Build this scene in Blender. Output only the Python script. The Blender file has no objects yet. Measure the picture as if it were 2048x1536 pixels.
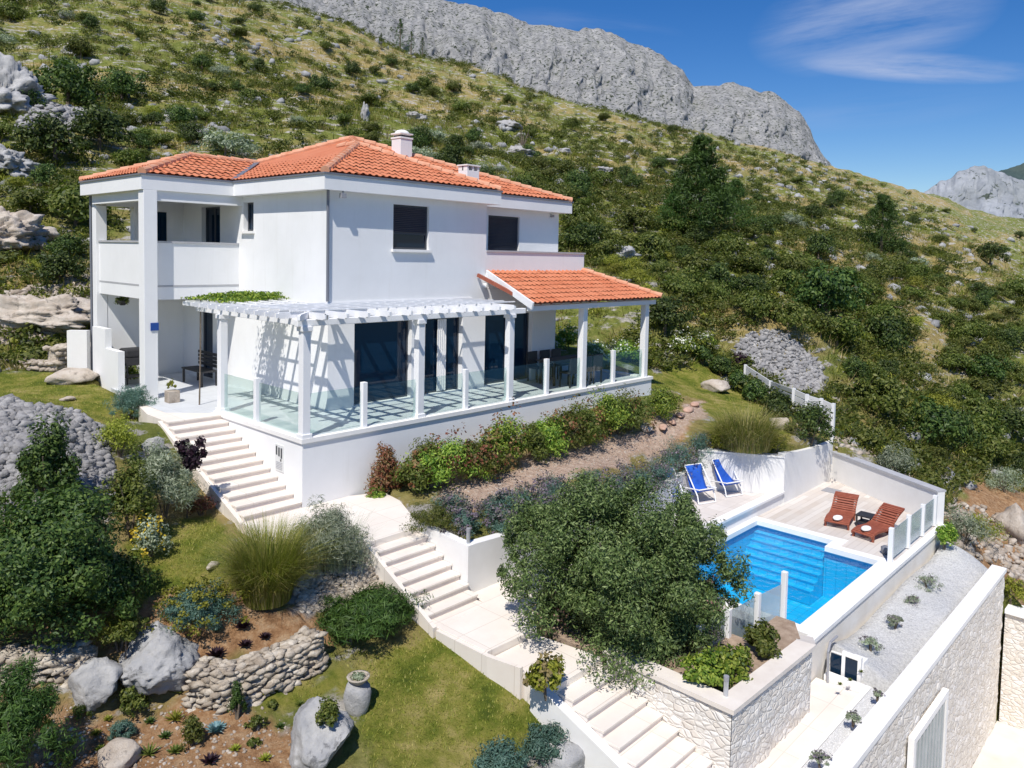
import bpy, bmesh, math, random
import numpy as np
from mathutils import Vector, Matrix, noise as mnoise
rng = np.random.default_rng(7); random.seed(7)
C = bpy.context.scene.collection
# ---------------------------------------------------------------- camera maths (solved from the photo's vanishing lines)
F, CX, CY = 1539.94, 1060.5, 598.9
YAW, PIT, ROL = math.radians(47.53), math.radians(-3.282), math.radians(1.246)
CAM = np.array([-8.446, -14.017, 3.925])
_f = np.array([math.sin(YAW)*math.cos(PIT), math.cos(YAW)*math.cos(PIT), math.sin(PIT)])
_r0 = np.array([math.cos(YAW), -math.sin(YAW), 0.]); _u0 = np.cross(_r0, _f)
_r = _r0*math.cos(ROL)+_u0*math.sin(ROL); _u = -_r0*math.sin(ROL)+_u0*math.cos(ROL)
def ray(px, py): return _f+_r*(px-CX)/F-_u*(py-CY)/F
def atz(px, py, z): d = ray(px, py); return CAM+d*(z-CAM[2])/d[2]
def atx(px, py, x): d = ray(px, py); return CAM+d*(x-CAM[0])/d[0]
def aty(px, py, y): d = ray(px, py); return CAM+d*(y-CAM[1])/d[1]
def atd(px, py, t): return CAM+ray(px, py)*t
def proj(P):
    d = np.asarray(P, float)-CAM; z = d@_f
    return CX+F*(d@_r)/z, CY-F*(d@_u)/z, z

# ---------------------------------------------------------------- materials
def nmat(name):
    m = bpy.data.materials.new(name); m.use_nodes = True
    nt = m.node_tree; b = nt.nodes['Principled BSDF']; return m, nt, b
def N(nt, t, **k):
    n = nt.nodes.new(t)
    for a, v in k.items(): setattr(n, a, v)
    return n
def pos(nt):
    return N(nt, 'ShaderNodeNewGeometry').outputs['Position']
def noise_(nt, scale, detail=4, rough=.55, vec=None, stretch=None):
    v = vec or pos(nt)
    if stretch:
        mp = N(nt, 'ShaderNodeMapping'); mp.inputs['Scale'].default_value = stretch
        nt.links.new(v, mp.inputs['Vector']); v = mp.outputs[0]
    n = N(nt, 'ShaderNodeTexNoise'); n.inputs['Scale'].default_value = scale
    n.inputs['Detail'].default_value = detail; n.inputs['Roughness'].default_value = rough
    nt.links.new(v, n.inputs['Vector']); return n.outputs['Fac']
def ramp(nt, fac, stops, interp='LINEAR'):
    r = N(nt, 'ShaderNodeValToRGB'); r.color_ramp.interpolation = interp
    e = r.color_ramp.elements
    while len(e) < len(stops): e.new(.5)
    for i, (p, c) in enumerate(stops):
        e[i].position = p; e[i].color = (*c, 1) if len(c) == 3 else c
    nt.links.new(fac, r.inputs[0]); return r.outputs[0]
def mix(nt, fac, a, b, mode='MIX'):
    m = N(nt, 'ShaderNodeMix', data_type='RGBA', blend_type=mode)
    for s, v in ((0, fac), (6, a), (7, b)):
        if hasattr(v, 'links'): nt.links.new(v, m.inputs[s])
        elif s == 0: m.inputs[0].default_value = v
        else: m.inputs[s].default_value = (*v, 1)
    return m.outputs[2]
def math_(nt, op, a, b=0.):
    m = N(nt, 'ShaderNodeMath', operation=op)
    for i, v in enumerate((a, b)):
        if hasattr(v, 'links'): nt.links.new(v, m.inputs[i])
        else: m.inputs[i].default_value = v
    return m.outputs[0]
def bump(nt, b, h, s=.3, d=.02):
    n = N(nt, 'ShaderNodeBump'); n.inputs['Strength'].default_value = s; n.inputs['Distance'].default_value = d
    nt.links.new(h, n.inputs['Height']); nt.links.new(n.outputs[0], b.inputs['Normal'])
def simple(name, c1, c2=None, scale=3., rough=.8, bs=0., bsc=30., metal=0., bd=.01, detail=5):
    m, nt, b = nmat(name)
    if c2 is None: b.inputs['Base Color'].default_value = (*c1, 1)
    else:
        f = noise_(nt, scale, detail, .6)
        nt.links.new(ramp(nt, f, [(.3, c1), (.7, c2)]), b.inputs['Base Color'])
    b.inputs['Roughness'].default_value = rough; b.inputs['Metallic'].default_value = metal
    if bs: bump(nt, b, noise_(nt, bsc, 4), bs, bd)
    return m
def leafmat(name, cols, transl=.3, rough=.55):
    m, nt, b = nmat(name)
    g = N(nt, 'ShaderNodeNewGeometry'); oi = N(nt, 'ShaderNodeObjectInfo')
    n = len(cols)
    col = ramp(nt, g.outputs['Random Per Island'], [(i/max(1, n-1)*.96+.02, c) for i, c in enumerate(cols)])
    hs = N(nt, 'ShaderNodeHueSaturation')
    nt.links.new(math_(nt, 'ADD', math_(nt, 'MULTIPLY', oi.outputs['Random'], .5), .75), hs.inputs['Value'])
    nt.links.new(math_(nt, 'ADD', math_(nt, 'MULTIPLY', oi.outputs['Random'], .03), .485), hs.inputs['Hue'])
    nt.links.new(col, hs.inputs['Color']); col = hs.outputs[0]
    nt.links.new(col, b.inputs['Base Color']); b.inputs['Roughness'].default_value = rough
    b.inputs['Specular IOR Level'].default_value = .35
    t = N(nt, 'ShaderNodeBsdfTranslucent'); nt.links.new(mix(nt, 1., col, (1.0, 1.25, .5), 'MULTIPLY'), t.inputs[0])
    mx = N(nt, 'ShaderNodeMixShader'); mx.inputs[0].default_value = transl
    nt.links.new(b.outputs[0], mx.inputs[1]); nt.links.new(t.outputs[0], mx.inputs[2])
    nt.links.new(mx.outputs[0], nt.nodes['Material Output'].inputs[0])
    return m
M = {}
M['plaster'] = simple('white_plaster', (.80, .80, .79), (.85, .85, .845), 1.2, .9, .12, 60., bd=.004)
M['plaster2'] = simple('white_garden_plaster', (.70, .69, .67), (.82, .815, .80), .9, .92, .2, 35., bd=.006)
def plaster(name, c1, c2):
    m, nt, b = nmat(name)
    c = ramp(nt, noise_(nt, .9, 6, .65), [(.3, c2), (.7, c1)])
    s = noise_(nt, 1., 5, .7, stretch=(5, 5, .35)); c = mix(nt, ramp(nt, s, [(.56, (0, 0, 0)), (.75, (.2, .2, .2))]), c, (.62, .60, .56))
    nt.links.new(c, b.inputs['Base Color']); b.inputs['Roughness'].default_value = .92
    bump(nt, b, noise_(nt, 45, 4), .15, .004); return m
M['plaster'] = plaster('white_plaster', (.83, .83, .83), (.77, .77, .765)); M['plaster2'] = plaster('white_garden_plaster', (.80, .79, .775), (.70, .685, .66))
M['paint'] = simple('white_wood_paint', (.78, .78, .79), (.86, .86, .86), 2., .55)
M['whitemetal'] = simple('white_metal', (.8, .8, .8), None, 1, .35)
M['creamcap'] = simple('cream_coping', (.66, .59, .52), (.76, .70, .63), 2.5, .85, .2, 30.)
M['cap'] = simple('white_coping', (.78, .76, .73), (.86, .845, .82), 2.5, .8, .15, 40., bd=.004)
M['dark'] = simple('dark_trim', (.05, .055, .065), None, 1, .5)
M['gutter'] = simple('grey_gutter', (.16, .17, .2), None, 1, .45)
M['sill'] = simple('grey_stone_sill', (.38, .38, .40), (.46, .46, .47), 4, .7)
M['black'] = simple('black_paint', (.018, .018, .02), (.03, .03, .032), 8, .6)
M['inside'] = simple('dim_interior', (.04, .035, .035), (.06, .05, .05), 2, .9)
M['terracotta_pot'] = simple('terracotta', (.42, .24, .15), (.55, .36, .25), 5, .85, .3, 30)
M['blueplate'] = simple('blue_enamel', (.01, .06, .28), None, 1, .35)
M['steel'] = simple('brushed_steel', (.55, .57, .6), None, 1, .35, metal=.6)
M['bark'] = simple('bark', (.10, .075, .05), (.2, .16, .12), 9, .9, .6, 40)
M['towel'] = simple('white_towel', (.82, .8, .78), (.88, .87, .85), 6, .95, .4, 90)
M['blue_cloth'] = simple('blue_canvas', (.008, .075, .42), (.012, .10, .5), 5, .8, .15, 200, bd=.002)
M['redwood'] = simple('reddish_lounger_slats', (.24, .06, .03), (.34, .10, .055), 9, .6, .2, 80)
M['silver_paint'] = simple('grey_plastic', (.3, .3, .32), None, 1, .5)
def roofmat():
    m, nt, b = nmat('terracotta_tiles')
    br = N(nt, 'ShaderNodeNewGeometry')
    base = ramp(nt, br.outputs['Random Per Island'], [(0, (.44, .125, .052)), (.5, (.50, .15, .065)), (1, (.56, .19, .09))])
    n = noise_(nt, 1.3, 6, .65); n2 = noise_(nt, 7., 4, .6)
    c = mix(nt, ramp(nt, n, [(.35, (0, 0, 0)), (.75, (1, 1, 1))]), base, (.58, .22, .115))
    c = mix(nt, ramp(nt, n2, [(.52, (0, 0, 0)), (.85, (.5, .5, .5))]), c, (.30, .10, .05))
    nt.links.new(c, b.inputs['Base Color']); b.inputs['Roughness'].default_value = .85
    bump(nt, b, noise_(nt, 40, 3), .2, .005)
    return m
M['roof'] = roofmat()
M['ridge'] = simple('pale_ridge_tiles', (.56, .24, .13), (.68, .38, .25), 4., .85, .2, 30)
def glassmat(name, tint, refl=1.45, rough=.02, base=.06):
    m, nt, b = nmat(name)
    nt.nodes.remove(b)
    fr = N(nt, 'ShaderNodeLayerWeight'); fr.inputs[0].default_value = .5
    t = N(nt, 'ShaderNodeBsdfTransparent'); t.inputs[0].default_value = (*tint, 1)
    g = N(nt, 'ShaderNodeBsdfGlossy'); g.inputs['Roughness'].default_value = rough
    mx = N(nt, 'ShaderNodeMixShader')
    nt.links.new(math_(nt, 'ADD', math_(nt, 'MULTIPLY', math_(nt, 'POWER', fr.outputs[1], 4.), .6), base), mx.inputs[0])
    nt.links.new(t.outputs[0], mx.inputs[1]); nt.links.new(g.outputs[0], mx.inputs[2])
    nt.links.new(mx.outputs[0], nt.nodes['Material Output'].inputs[0]); return m, nt, g, fr
M['glass'] = glassmat('clear_balustrade_glass', (.86, .93, .91))[0]
M['frost'], nt, g, fr = glassmat('frosted_panel_glass', (.75, .84, .86), 1.45, .25, .10)
_t = [n for n in nt.nodes if n.type == 'BSDF_TRANSPARENT'][0]; _d = N(nt, 'ShaderNodeBsdfDiffuse'); _d.inputs[0].default_value = (.62, .70, .72, 1); _m = N(nt, 'ShaderNodeMixShader'); _m.inputs[0].default_value = .38
_o = [l for l in nt.links if l.from_node == _t][0].to_socket; nt.links.new(_t.outputs[0], _m.inputs[1]); nt.links.new(_d.outputs[0], _m.inputs[2]); nt.links.new(_m.outputs[0], _o)
mw, nt, g, fr = glassmat('pool_water', (.42, .88, .98), 1.33, .03, 0.)
bn = N(nt, 'ShaderNodeBump'); bn.inputs['Strength'].default_value = .8; bn.inputs['Distance'].default_value = .05
nt.links.new(noise_(nt, 5., 3, .5), bn.inputs['Height'])
nt.links.new(bn.outputs[0], g.inputs['Normal']); nt.links.new(bn.outputs[0], fr.inputs['Normal'])
M['water'] = mw
def winglass():
    m, nt, b = nmat('dark_window_glass')
    b.inputs['Base Color'].default_value = (.004, .018, .042, 1); b.inputs['Roughness'].default_value = .02
    b.inputs['Specular IOR Level'].default_value = .32
    bump(nt, b, noise_(nt, 1.5, 2), .04, .02)
    return m
M['window'] = winglass()
def brickmat(name, c1, c2, mortar, sx, sy, msize=.02, rough=.8, plane='XY', off=.5, bs=.3, rot=0., var=None):
    m, nt, b = nmat(name)
    v = pos(nt)
    mp = N(nt, 'ShaderNodeMapping'); nt.links.new(v, mp.inputs['Vector'])
    mp.inputs['Rotation'].default_value = {'XY': (0, 0, rot), 'XZ': (-math.pi/2, 0, 0), 'YZ': (math.pi/2, 0, math.pi/2)}[plane]
    br = N(nt, 'ShaderNodeTexBrick'); nt.links.new(mp.outputs[0], br.inputs['Vector'])
    br.offset = off
    for k, c in (('Color1', c1), ('Color2', c2), ('Mortar', mortar)): br.inputs[k].default_value = (*c, 1)
    br.inputs['Scale'].default_value = 1.; br.inputs['Brick Width'].default_value = sx; br.inputs['Row Height'].default_value = sy
    br.inputs['Mortar Size'].default_value = msize; br.inputs['Mortar Smooth'].default_value = .3
    c = br.outputs['Color']
    n = noise_(nt, 1.7, 6, .65)
    c = mix(nt, ramp(nt, n, [(.35, (0, 0, 0)), (.8, (.55, .55, .55))]), c, var or tuple(x*.8 for x in c1))
    nt.links.new(c, b.inputs['Base Color']); b.inputs['Roughness'].default_value = rough
    bump(nt, b, br.outputs['Fac'], -bs, .006)
    return m
M['paving'] = brickmat('cream_paving', (.74, .68, .61), (.79, .73, .66), (.60, .53, .46), .9, .62, .008, bs=.2, off=0., var=(.66, .56, .48))
M['riser'] = simple('pale_step_riser', (.70, .62, .57), (.78, .71, .66), 3., .85, .2, 40)
M['tile'] = brickmat('terrace_tile', (.62, .64, .66), (.66, .68, .70), (.48, .5, .52), .6, .6, .006, rough=.45, bs=.1, off=0.)
M['pooldeck'] = brickmat('beige_deck_tile', (.52, .45, .39), (.66, .61, .56), (.44, .38, .33), 1.1, .16, .006, bs=.25, off=.37, var=(.60, .58, .55))
M['bluedeck'] = brickmat('pale_deck_tile', (.64, .58, .54), (.72, .67, .63), (.55, .5, .46), .45, .45, .008, bs=.2, off=0.)
M['mosaic'] = brickmat('blue_pool_mosaic', (.05, .46, .68), (.10, .56, .76), (.04, .39, .60), .24, .24, .012, rough=.4, bs=.05, off=0., var=(.07, .48, .74))
def stonemat(name, cols, scale, gap=(.4, .37, .33), bs=.9, gapw=.05, smooth=True):
    m, nt, b = nmat(name)
    v = pos(nt)
    n = N(nt, 'ShaderNodeTexNoise'); n.inputs['Scale'].default_value = 2.5; nt.links.new(v, n.inputs['Vector'])
    vv = mix(nt, .12, v, n.outputs['Color'], 'ADD')
    vo = N(nt, 'ShaderNodeTexVoronoi', feature='F1'); vo.inputs['Scale'].default_value = scale
    ve = N(nt, 'ShaderNodeTexVoronoi', feature='DISTANCE_TO_EDGE'); ve.inputs['Scale'].default_value = scale
    mp = N(nt, 'ShaderNodeMapping'); mp.inputs['Scale'].default_value = (1, 1, 1.7); nt.links.new(vv, mp.inputs[0])
    nt.links.new(mp.outputs[0], vo.inputs['Vector']); nt.links.new(mp.outputs[0], ve.inputs['Vector'])
    sp = N(nt, 'ShaderNodeSeparateColor'); nt.links.new(vo.outputs['Color'], sp.inputs[0])
    c = ramp(nt, sp.outputs[0], [(i/(len(cols)-1), k) for i, k in enumerate(cols)])
    c = mix(nt, ramp(nt, noise_(nt, 14, 5, .7), [(.4, (0, 0, 0)), (.8, (.45, .45, .45))]), c, tuple(x*.62 for x in cols[0]))
    e = ramp(nt, ve.outputs['Distance'], [(0, (0, 0, 0)), (gapw, (1, 1, 1))])
    c = mix(nt, e, gap, c)
    nt.links.new(c, b.inputs['Base Color']); b.inputs['Roughness'].default_value = .92
    h = math_(nt, 'ADD', ramp(nt, ve.outputs['Distance'], [(0, (0, 0, 0)), (.18, (1, 1, 1))]), math_(nt, 'MULTIPLY', noise_(nt, 22, 4), .35))
    bump(nt, b, h, bs, .035)
    return m
M['clad'] = stonemat('white_limestone_cladding', [(.68, .62, .55), (.76, .72, .66), (.82, .79, .75)], 7.0, (.68, .63, .56), .5, .045)
M['clad2'] = stonemat('cream_limestone_cladding', [(.66, .60, .52), (.74, .69, .62), (.80, .76, .71)], 6.0, (.68, .61, .52), .45, .05)
def rockmat(name, cols, sc=2.2, bs=.8):
    m, nt, b = nmat(name)
    g = N(nt, 'ShaderNodeNewGeometry')
    f = math_(nt, 'ADD', math_(nt, 'MULTIPLY', noise_(nt, sc, 9, .68), .8), math_(nt, 'MULTIPLY', g.outputs['Random Per Island'], .22))
    c = ramp(nt, f, [(.3+.45*i/(len(cols)-1), k) for i, k in enumerate(cols)])
    crack = noise_(nt, sc*2.2, 8, .75, stretch=(1, 1, .35))
    c = mix(nt, ramp(nt, crack, [(.56, (0, 0, 0)), (.66, (.7, .7, .7))]), c, tuple(x*.4 for x in cols[0]))
    nt.links.new(c, b.inputs['Base Color']); b.inputs['Roughness'].default_value = .95
    bump(nt, b, noise_(nt, sc*4, 9, .75), bs, .06)
    return m
M['rock'] = rockmat('grey_limestone', [(.17, .17, .175), (.32, .32, .325), (.50, .49, .475)])
M['rubble'] = rockmat('grey_rubble', [(.19, .185, .185), (.32, .31, .305), (.46, .445, .43)], 3.)
M['rockwarm'] = rockmat('warm_limestone', [(.26, .21, .16), (.44, .37, .30), (.62, .56, .49)])
M['drystone'] = rockmat('dry_stone', [(.30, .24, .18), (.52, .45, .36), (.72, .66, .57)], 3.5)
M['gravel'] = stonemat('white_gravel', [(.70, .69, .67), (.76, .75, .73), (.82, .81, .79)], 30., (.6, .59, .57), .5, .1)
L = {}
L['olive'] = leafmat('olive_leaves', [(.03, .052, .014), (.06, .095, .024), (.11, .155, .042), (.22, .27, .10)], .2)
L['dark'] = leafmat('dark_evergreen_leaves', [(0.019, 0.040, 0.009), (0.041, 0.077, 0.016), (0.076, 0.119, 0.023), (0.138, 0.185, 0.042)])
L['green'] = leafmat('bright_green_leaves', [(0.055, 0.119, 0.013), (0.124, 0.211, 0.021), (0.235, 0.330, 0.042), (0.386, 0.449, 0.074)])
L['mid'] = leafmat('green_maquis_leaves', [(.042, .066, .010), (.085, .118, .017), (.135, .16, .028), (.21, .225, .055)], .35)
L['yellowgreen'] = leafmat('yellow_green_leaves', [(0.124, 0.145, 0.016), (0.235, 0.251, 0.026), (0.373, 0.370, 0.053)])
L['grey'] = leafmat('grey_green_leaves', [(0.124, 0.158, 0.111), (0.207, 0.251, 0.169), (0.331, 0.370, 0.260), (0.497, 0.528, 0.403)])
L['bluegreen'] = leafmat('blue_green_leaves', [(0.055, 0.119, 0.098), (0.097, 0.185, 0.150), (0.166, 0.264, 0.215)])
L['blueagave'] = leafmat('blue_agave_leaves', [(.10, .20, .24), (.17, .30, .34), (.26, .4, .43)], .1)
L['lavender'] = leafmat('lavender_tips', [(.12, .10, .13), (.20, .15, .22), (.14, .15, .09), (.27, .21, .29)])
L['red'] = leafmat('red_tinged_leaves', [(.16, .045, .025), (.25, .09, .05), (.12, .11, .03), (.32, .16, .09)])
L['purple'] = leafmat('purple_leaves', [(.018, .008, .014), (.035, .014, .025), (.06, .025, .04)])
L['yellow'] = leafmat('yellow_flowers', [(.75, .55, .04), (.85, .70, .10)])
L['white'] = leafmat('white_flowers', [(.75, .72, .65), (.85, .83, .8)])
L['pink'] = leafmat('pink_flowers', [(.60, .30, .28), (.72, .48, .42)])
L['straw'] = leafmat('straw_blades', [(.26, .22, .08), (.38, .31, .13), (.48, .40, .19)])
L['blade'] = leafmat('green_blades', [(0.097, 0.145, 0.016), (0.166, 0.224, 0.026), (0.276, 0.304, 0.047), (0.414, 0.383, 0.095)])
L['juniper'] = leafmat('juniper_needles', [(0.028, 0.066, 0.013), (0.055, 0.112, 0.021), (0.097, 0.172, 0.032)])
L['lawn'] = leafmat('lawn_blades', [(0.124, 0.158, 0.016), (0.193, 0.224, 0.023), (0.304, 0.304, 0.047), (0.469, 0.396, 0.116)])
# ---------------------------------------------------------------- mesh helpers
LOC = {}
def tag(o, label=None, cat=None, group=None, kind=None):
    if label: o['label'] = label
    if cat: o['category'] = cat
    if group: o['group'] = group
    if kind: o['kind'] = kind
    return o
def thing(name, label, cat, loc=(0, 0, 0), group=None):
    o = bpy.data.objects.new(name, None); C.objects.link(o); o.location = [float(v) for v in loc]
    o.empty_display_size = .2; LOC[o.name] = np.array(loc, float)
    return tag(o, label, cat, group)
def place(name, me, mat, parent=None, loc=None):
    o = bpy.data.objects.new(name, me); C.objects.link(o)
    for mm in (mat if isinstance(mat, (list, tuple)) else [mat]): me.materials.append(mm)
    if parent is not None:
        o.parent = parent; LOC[o.name] = LOC[parent.name]
    else:
        o.location = [float(v) for v in (loc if loc is not None else (0, 0, 0))]; LOC[o.name] = np.array(loc if loc is not None else (0, 0, 0), float)
    return o
def npmesh(name, V, Fc, mat, parent=None, loc=None, smooth=False):
    """V (n,3) world coords; Fc (m,k) int"""
    V = np.asarray(V, np.float64); Fc = np.asarray(Fc, np.int32)
    off = LOC[parent.name] if parent is not None else (np.array(loc, float) if loc is not None else np.zeros(3))
    me = bpy.data.meshes.new(name); me.vertices.add(len(V)); me.vertices.foreach_set('co', (V-off).ravel())
    k = Fc.shape[1]; me.loops.add(Fc.size); me.loops.foreach_set('vertex_index', Fc.ravel())
    me.polygons.add(len(Fc)); me.polygons.foreach_set('loop_start', np.arange(0, Fc.size, k, dtype=np.int32))
    if smooth: me.polygons.foreach_set('use_smooth', np.ones(len(Fc), bool))
    me.update(calc_edges=True); me.validate()
    return place(name, me, mat, parent, loc)
class MB:
    def __init__(s): s.v = []; s.f = []
    def add(s, vs, fs):
        n = len(s.v); s.v += [tuple(float(c) for c in v) for v in vs]; s.f += [tuple(i+n for i in f) for f in fs]; return s
    def box(s, x0, y0, z0, x1, y1, z1):
        x0, x1 = min(x0, x1), max(x0, x1); y0, y1 = min(y0, y1), max(y0, y1); z0, z1 = min(z0, z1), max(z0, z1)
        return s.prism([(x0, y0), (x1, y0), (x1, y1), (x0, y1)], z0, z1)
    def prism(s, poly, z0, z1):
        """z0/z1: number or list per vertex; poly counter-clockwise"""
        n = len(poly); a = z0 if hasattr(z0, '__len__') else [z0]*n; b = z1 if hasattr(z1, '__len__') else [z1]*n
        ar = sum(poly[i][0]*poly[(i+1) % n][1]-poly[(i+1) % n][0]*poly[i][1] for i in range(n))
        if ar < 0: poly = poly[::-1]; a = list(a)[::-1]; b = list(b)[::-1]
        vs = [(p[0], p[1], a[i]) for i, p in enumerate(poly)]+[(p[0], p[1], b[i]) for i, p in enumerate(poly)]
        return s.add(vs, [tuple(range(n))[::-1], tuple(range(n, 2*n))]+[(i, (i+1) % n, (i+1) % n+n, i+n) for i in range(n)])
    def bar(s, p, q, w, h, up=(0, 0, 1)):
        """box beam from p to q; w sideways, h along up"""
        p = Vector(p); q = Vector(q); d = (q-p).normalized(); u = Vector(up)
        sd = d.cross(u).normalized(); u = sd.cross(d).normalized()
        c = [(-w/2, -h/2), (w/2, -h/2), (w/2, h/2), (-w/2, h/2)]
        vs = [p+sd*a+u*b for a, b in c]+[q+sd*a+u*b for a, b in c]
        return s.add(vs, [(0, 1, 2, 3)[::-1], (4, 5, 6, 7), (0, 1, 5, 4), (1, 2, 6, 5), (2, 3, 7, 6), (3, 0, 4, 7)])
    def cyl(s, p, q, r0, r1=None, n=10, caps=True):
        r1 = r0 if r1 is None else r1; p = Vector(p); q = Vector(q); d = (q-p).normalized()
        a = d.orthogonal().normalized(); b = d.cross(a)
        vs = [p+(a*math.cos(t)+b*math.sin(t))*r0 for t in [2*math.pi*i/n for i in range(n)]]
        vs += [q+(a*math.cos(t)+b*math.sin(t))*r1 for t in [2*math.pi*i/n for i in range(n)]]
        fs = [(i, (i+1) % n, (i+1) % n+n, i+n) for i in range(n)]
        if caps: fs += [tuple(range(n))[::-1], tuple(range(n, 2*n))]
        return s.add(vs, fs)
    def tube(s, pts, r, n=8):
        for i in range(len(pts)-1):
            r0 = r[i] if hasattr(r, '__len__') else r; r1 = r[i+1] if hasattr(r, '__len__') else r
            s.cyl(pts[i], pts[i+1], r0, r1, n)
        return s
    def lathe(s, c, prof, n=20):
        c = Vector(c); m = len(prof)
        vs = [c+Vector((r*math.cos(2*math.pi*i/n), r*math.sin(2*math.pi*i/n), z)) for r, z in prof for i in range(n)]
        fs = [(j*n+i, j*n+(i+1) % n, (j+1)*n+(i+1) % n, (j+1)*n+i) for j in range(m-1) for i in range(n)]
        fs += [tuple(range(n))[::-1], tuple(range((m-1)*n, m*n))]
        return s.add(vs, fs)
    def build(s, name, mat, parent=None, loc=None, bevel=0., smooth=False):
        off = LOC[parent.name] if parent is not None else (np.array(loc, float) if loc is not None else np.zeros(3))
        me = bpy.data.meshes.new(name); me.from_pydata([tuple(np.array(v)-off) for v in s.v], [], s.f)
        bm = bmesh.new(); bm.from_mesh(me); bmesh.ops.recalc_face_normals(bm, faces=bm.faces); bm.to_mesh(me); bm.free()
        if smooth: me.polygons.foreach_set('use_smooth', [True]*len(me.polygons))
        o = place(name, me, mat, parent, loc)
        if bevel:
            b = o.modifiers.new('edge', 'BEVEL'); b.width = bevel; b.segments = 2; b.limit_method = 'ANGLE'
        return o
def wallgrid(mb, O, U, W, H, T, holes):
    """wall sheet at O, width W along U (unit), height H, thickness T inwards; outward normal = U x Z. holes: (u0,z0,u1,z1)"""
    O = np.array(O, float); U = np.array(U, float); Zv = np.array([0, 0, 1.]); Nn = np.cross(U, Zv)
    us = sorted({0., W, *[h[0] for h in holes], *[h[2] for h in holes]}); zs = sorted({0., H, *[h[1] for h in holes], *[h[3] for h in holes]})
    P = lambda u, z, t: O+U*u+Zv*z-Nn*t
    for i in range(len(us)-1):
        for j in range(len(zs)-1):
            uc, zc = (us[i]+us[i+1])/2, (zs[j]+zs[j+1])/2
            if any(h[0] < uc < h[2] and h[1] < zc < h[3] for h in holes): continue
            for t in (0, T):
                mb.add([P(us[i], zs[j], t), P(us[i+1], zs[j], t), P(us[i+1], zs[j+1], t), P(us[i], zs[j+1], t)], [(0, 1, 2, 3)])
    for u0, z0, u1, z1 in list(holes)+[(0, 0, W, H)]:
        for a, b in (((u0, z0), (u1, z0)), ((u1, z0), (u1, z1)), ((u1, z1), (u0, z1)), ((u0, z1), (u0, z0))):
            mb.add([P(*a, 0), P(*b, 0), P(*b, T), P(*a, T)], [(0, 1, 2, 3)])
# ---------------------------------------------------------------- terrain
ctrl = []
def cz(px, py, z): p = atz(px, py, z); ctrl.append(p)
def cd(px, py, d): ctrl.append(atd(px, py, d))
def cw(x, y, z): ctrl.append(np.array([x, y, z], float))
for a in [(0, 760, .15), (150, 770, .05), (100, 800, 0), (0, 830, -.05), (290, 800, -.1), (230, 870, -.5), (120, 830, .1), (0, 1000, -.5), (120, 950, -.35), (220, 960, -.75), (240, 760, .05),
          (318, 850, -.12), (365, 930, -.75), (430, 1040, -1.42), (480, 1085, -1.5), (330, 1060, -1.35), (420, 1130, -1.6), (200, 1200, -1.65), (0, 1260, -1.7),
          (300, 1200, -1.8), (600, 1110, -1.6), (735, 1100, -1.6), (700, 1160, -1.95), (800, 1190, -2.15), (865, 1262, -2.45), (560, 1200, -1.95), (480, 1270, -2.1), (620, 1262, -2.2),
          (972, 1322, -2.6), (1055, 1390, -2.85), (1110, 1460, -3.15), (1180, 1536, -3.45), (1000, 1450, -2.95), (800, 1330, -2.65), (900, 1500, -3.05), (700, 1430, -2.8), (650, 1536, -3.0), (600, 1400, -2.75),
          (450, 1440, -2.75), (300, 1420, -2.7), (150, 1450, -2.6), (0, 1480, -2.5), (300, 1536, -2.9), (0, 1536, -2.65), (330, 1270, -2.0), (100, 1300, -1.9),
          # bed on the far side of the stairs, lawn, fence
          (745, 1005, -1.4), (850, 960, -1.25), (1000, 925, -1.15), (1150, 880, -1.05), (1290, 825, -.75), (1300, 770, -.45), (850, 1040, -1.45), (930, 1075, -1.5), (1100, 1010, -1.5), (1250, 960, -1.5),
          (1300, 870, -1.1), (1400, 810, -1.0), (1430, 905, -1.45), (1560, 905, -1.5), (1500, 850, -1.2), (1350, 745, -.55), (1440, 740, -.75), (1560, 830, -1.15), (1650, 890, -1.5), (1660, 900, -1.7),
          (1300, 700, -.2), (1200, 690, .1)]: cz(*a)
for a in [  # left slope
          (0, 730, 24), (100, 720, 24.5), (180, 700, 25.5), (0, 640, 26), (150, 620, 27.5), (60, 560, 29), (0, 480, 32), (150, 480, 34), (0, 380, 37), (160, 360, 40), (0, 260, 45), (200, 260, 50),
          (0, 150, 62), (200, 120, 70), (0, 20, 88), (200, 0, 95), (-300, 500, 34), (-300, 100, 60), (-300, 800, 24),
          (400, 260, 58), (400, 120, 82), (400, 0, 115), (560, 250, 64), (700, 250, 62), (600, 100, 105), (590, 10, 150), (750, 80, 150), (780, 200, 92), (850, 250, 78),
          (1000, 175, 165), (1000, 260, 90), (1000, 340, 62), (1200, 225, 180), (1200, 300, 100), (1150, 380, 62), (1200, 470, 48), (1200, 560, 38), (1300, 600, 36), (1330, 640, 33),
          (1400, 268, 200), (1400, 350, 105), (1400, 430, 68), (1450, 520, 50), (1450, 620, 41), (1500, 680, 36), (1600, 330, 200), (1600, 400, 105), (1600, 500, 62), (1650, 600, 47),
          (1700, 740, 36), (1700, 820, 31), (1662, 332, 230), (1830, 387, 260), (1800, 450, 120), (1800, 540, 70), (1850, 650, 50), (1850, 760, 41), (1800, 880, 31), (1950, 430, 240), (2048, 450, 260), (2000, 520, 110),
          (2048, 600, 72), (2048, 720, 52), (2048, 850, 41), (1960, 940, 34), (2048, 980, 34), (2048, 1080, 29), (1930, 1060, 27.5), (1990, 1120, 26.), (2300, 700, 60), (2300, 1000, 36)]: cd(*a)
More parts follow.
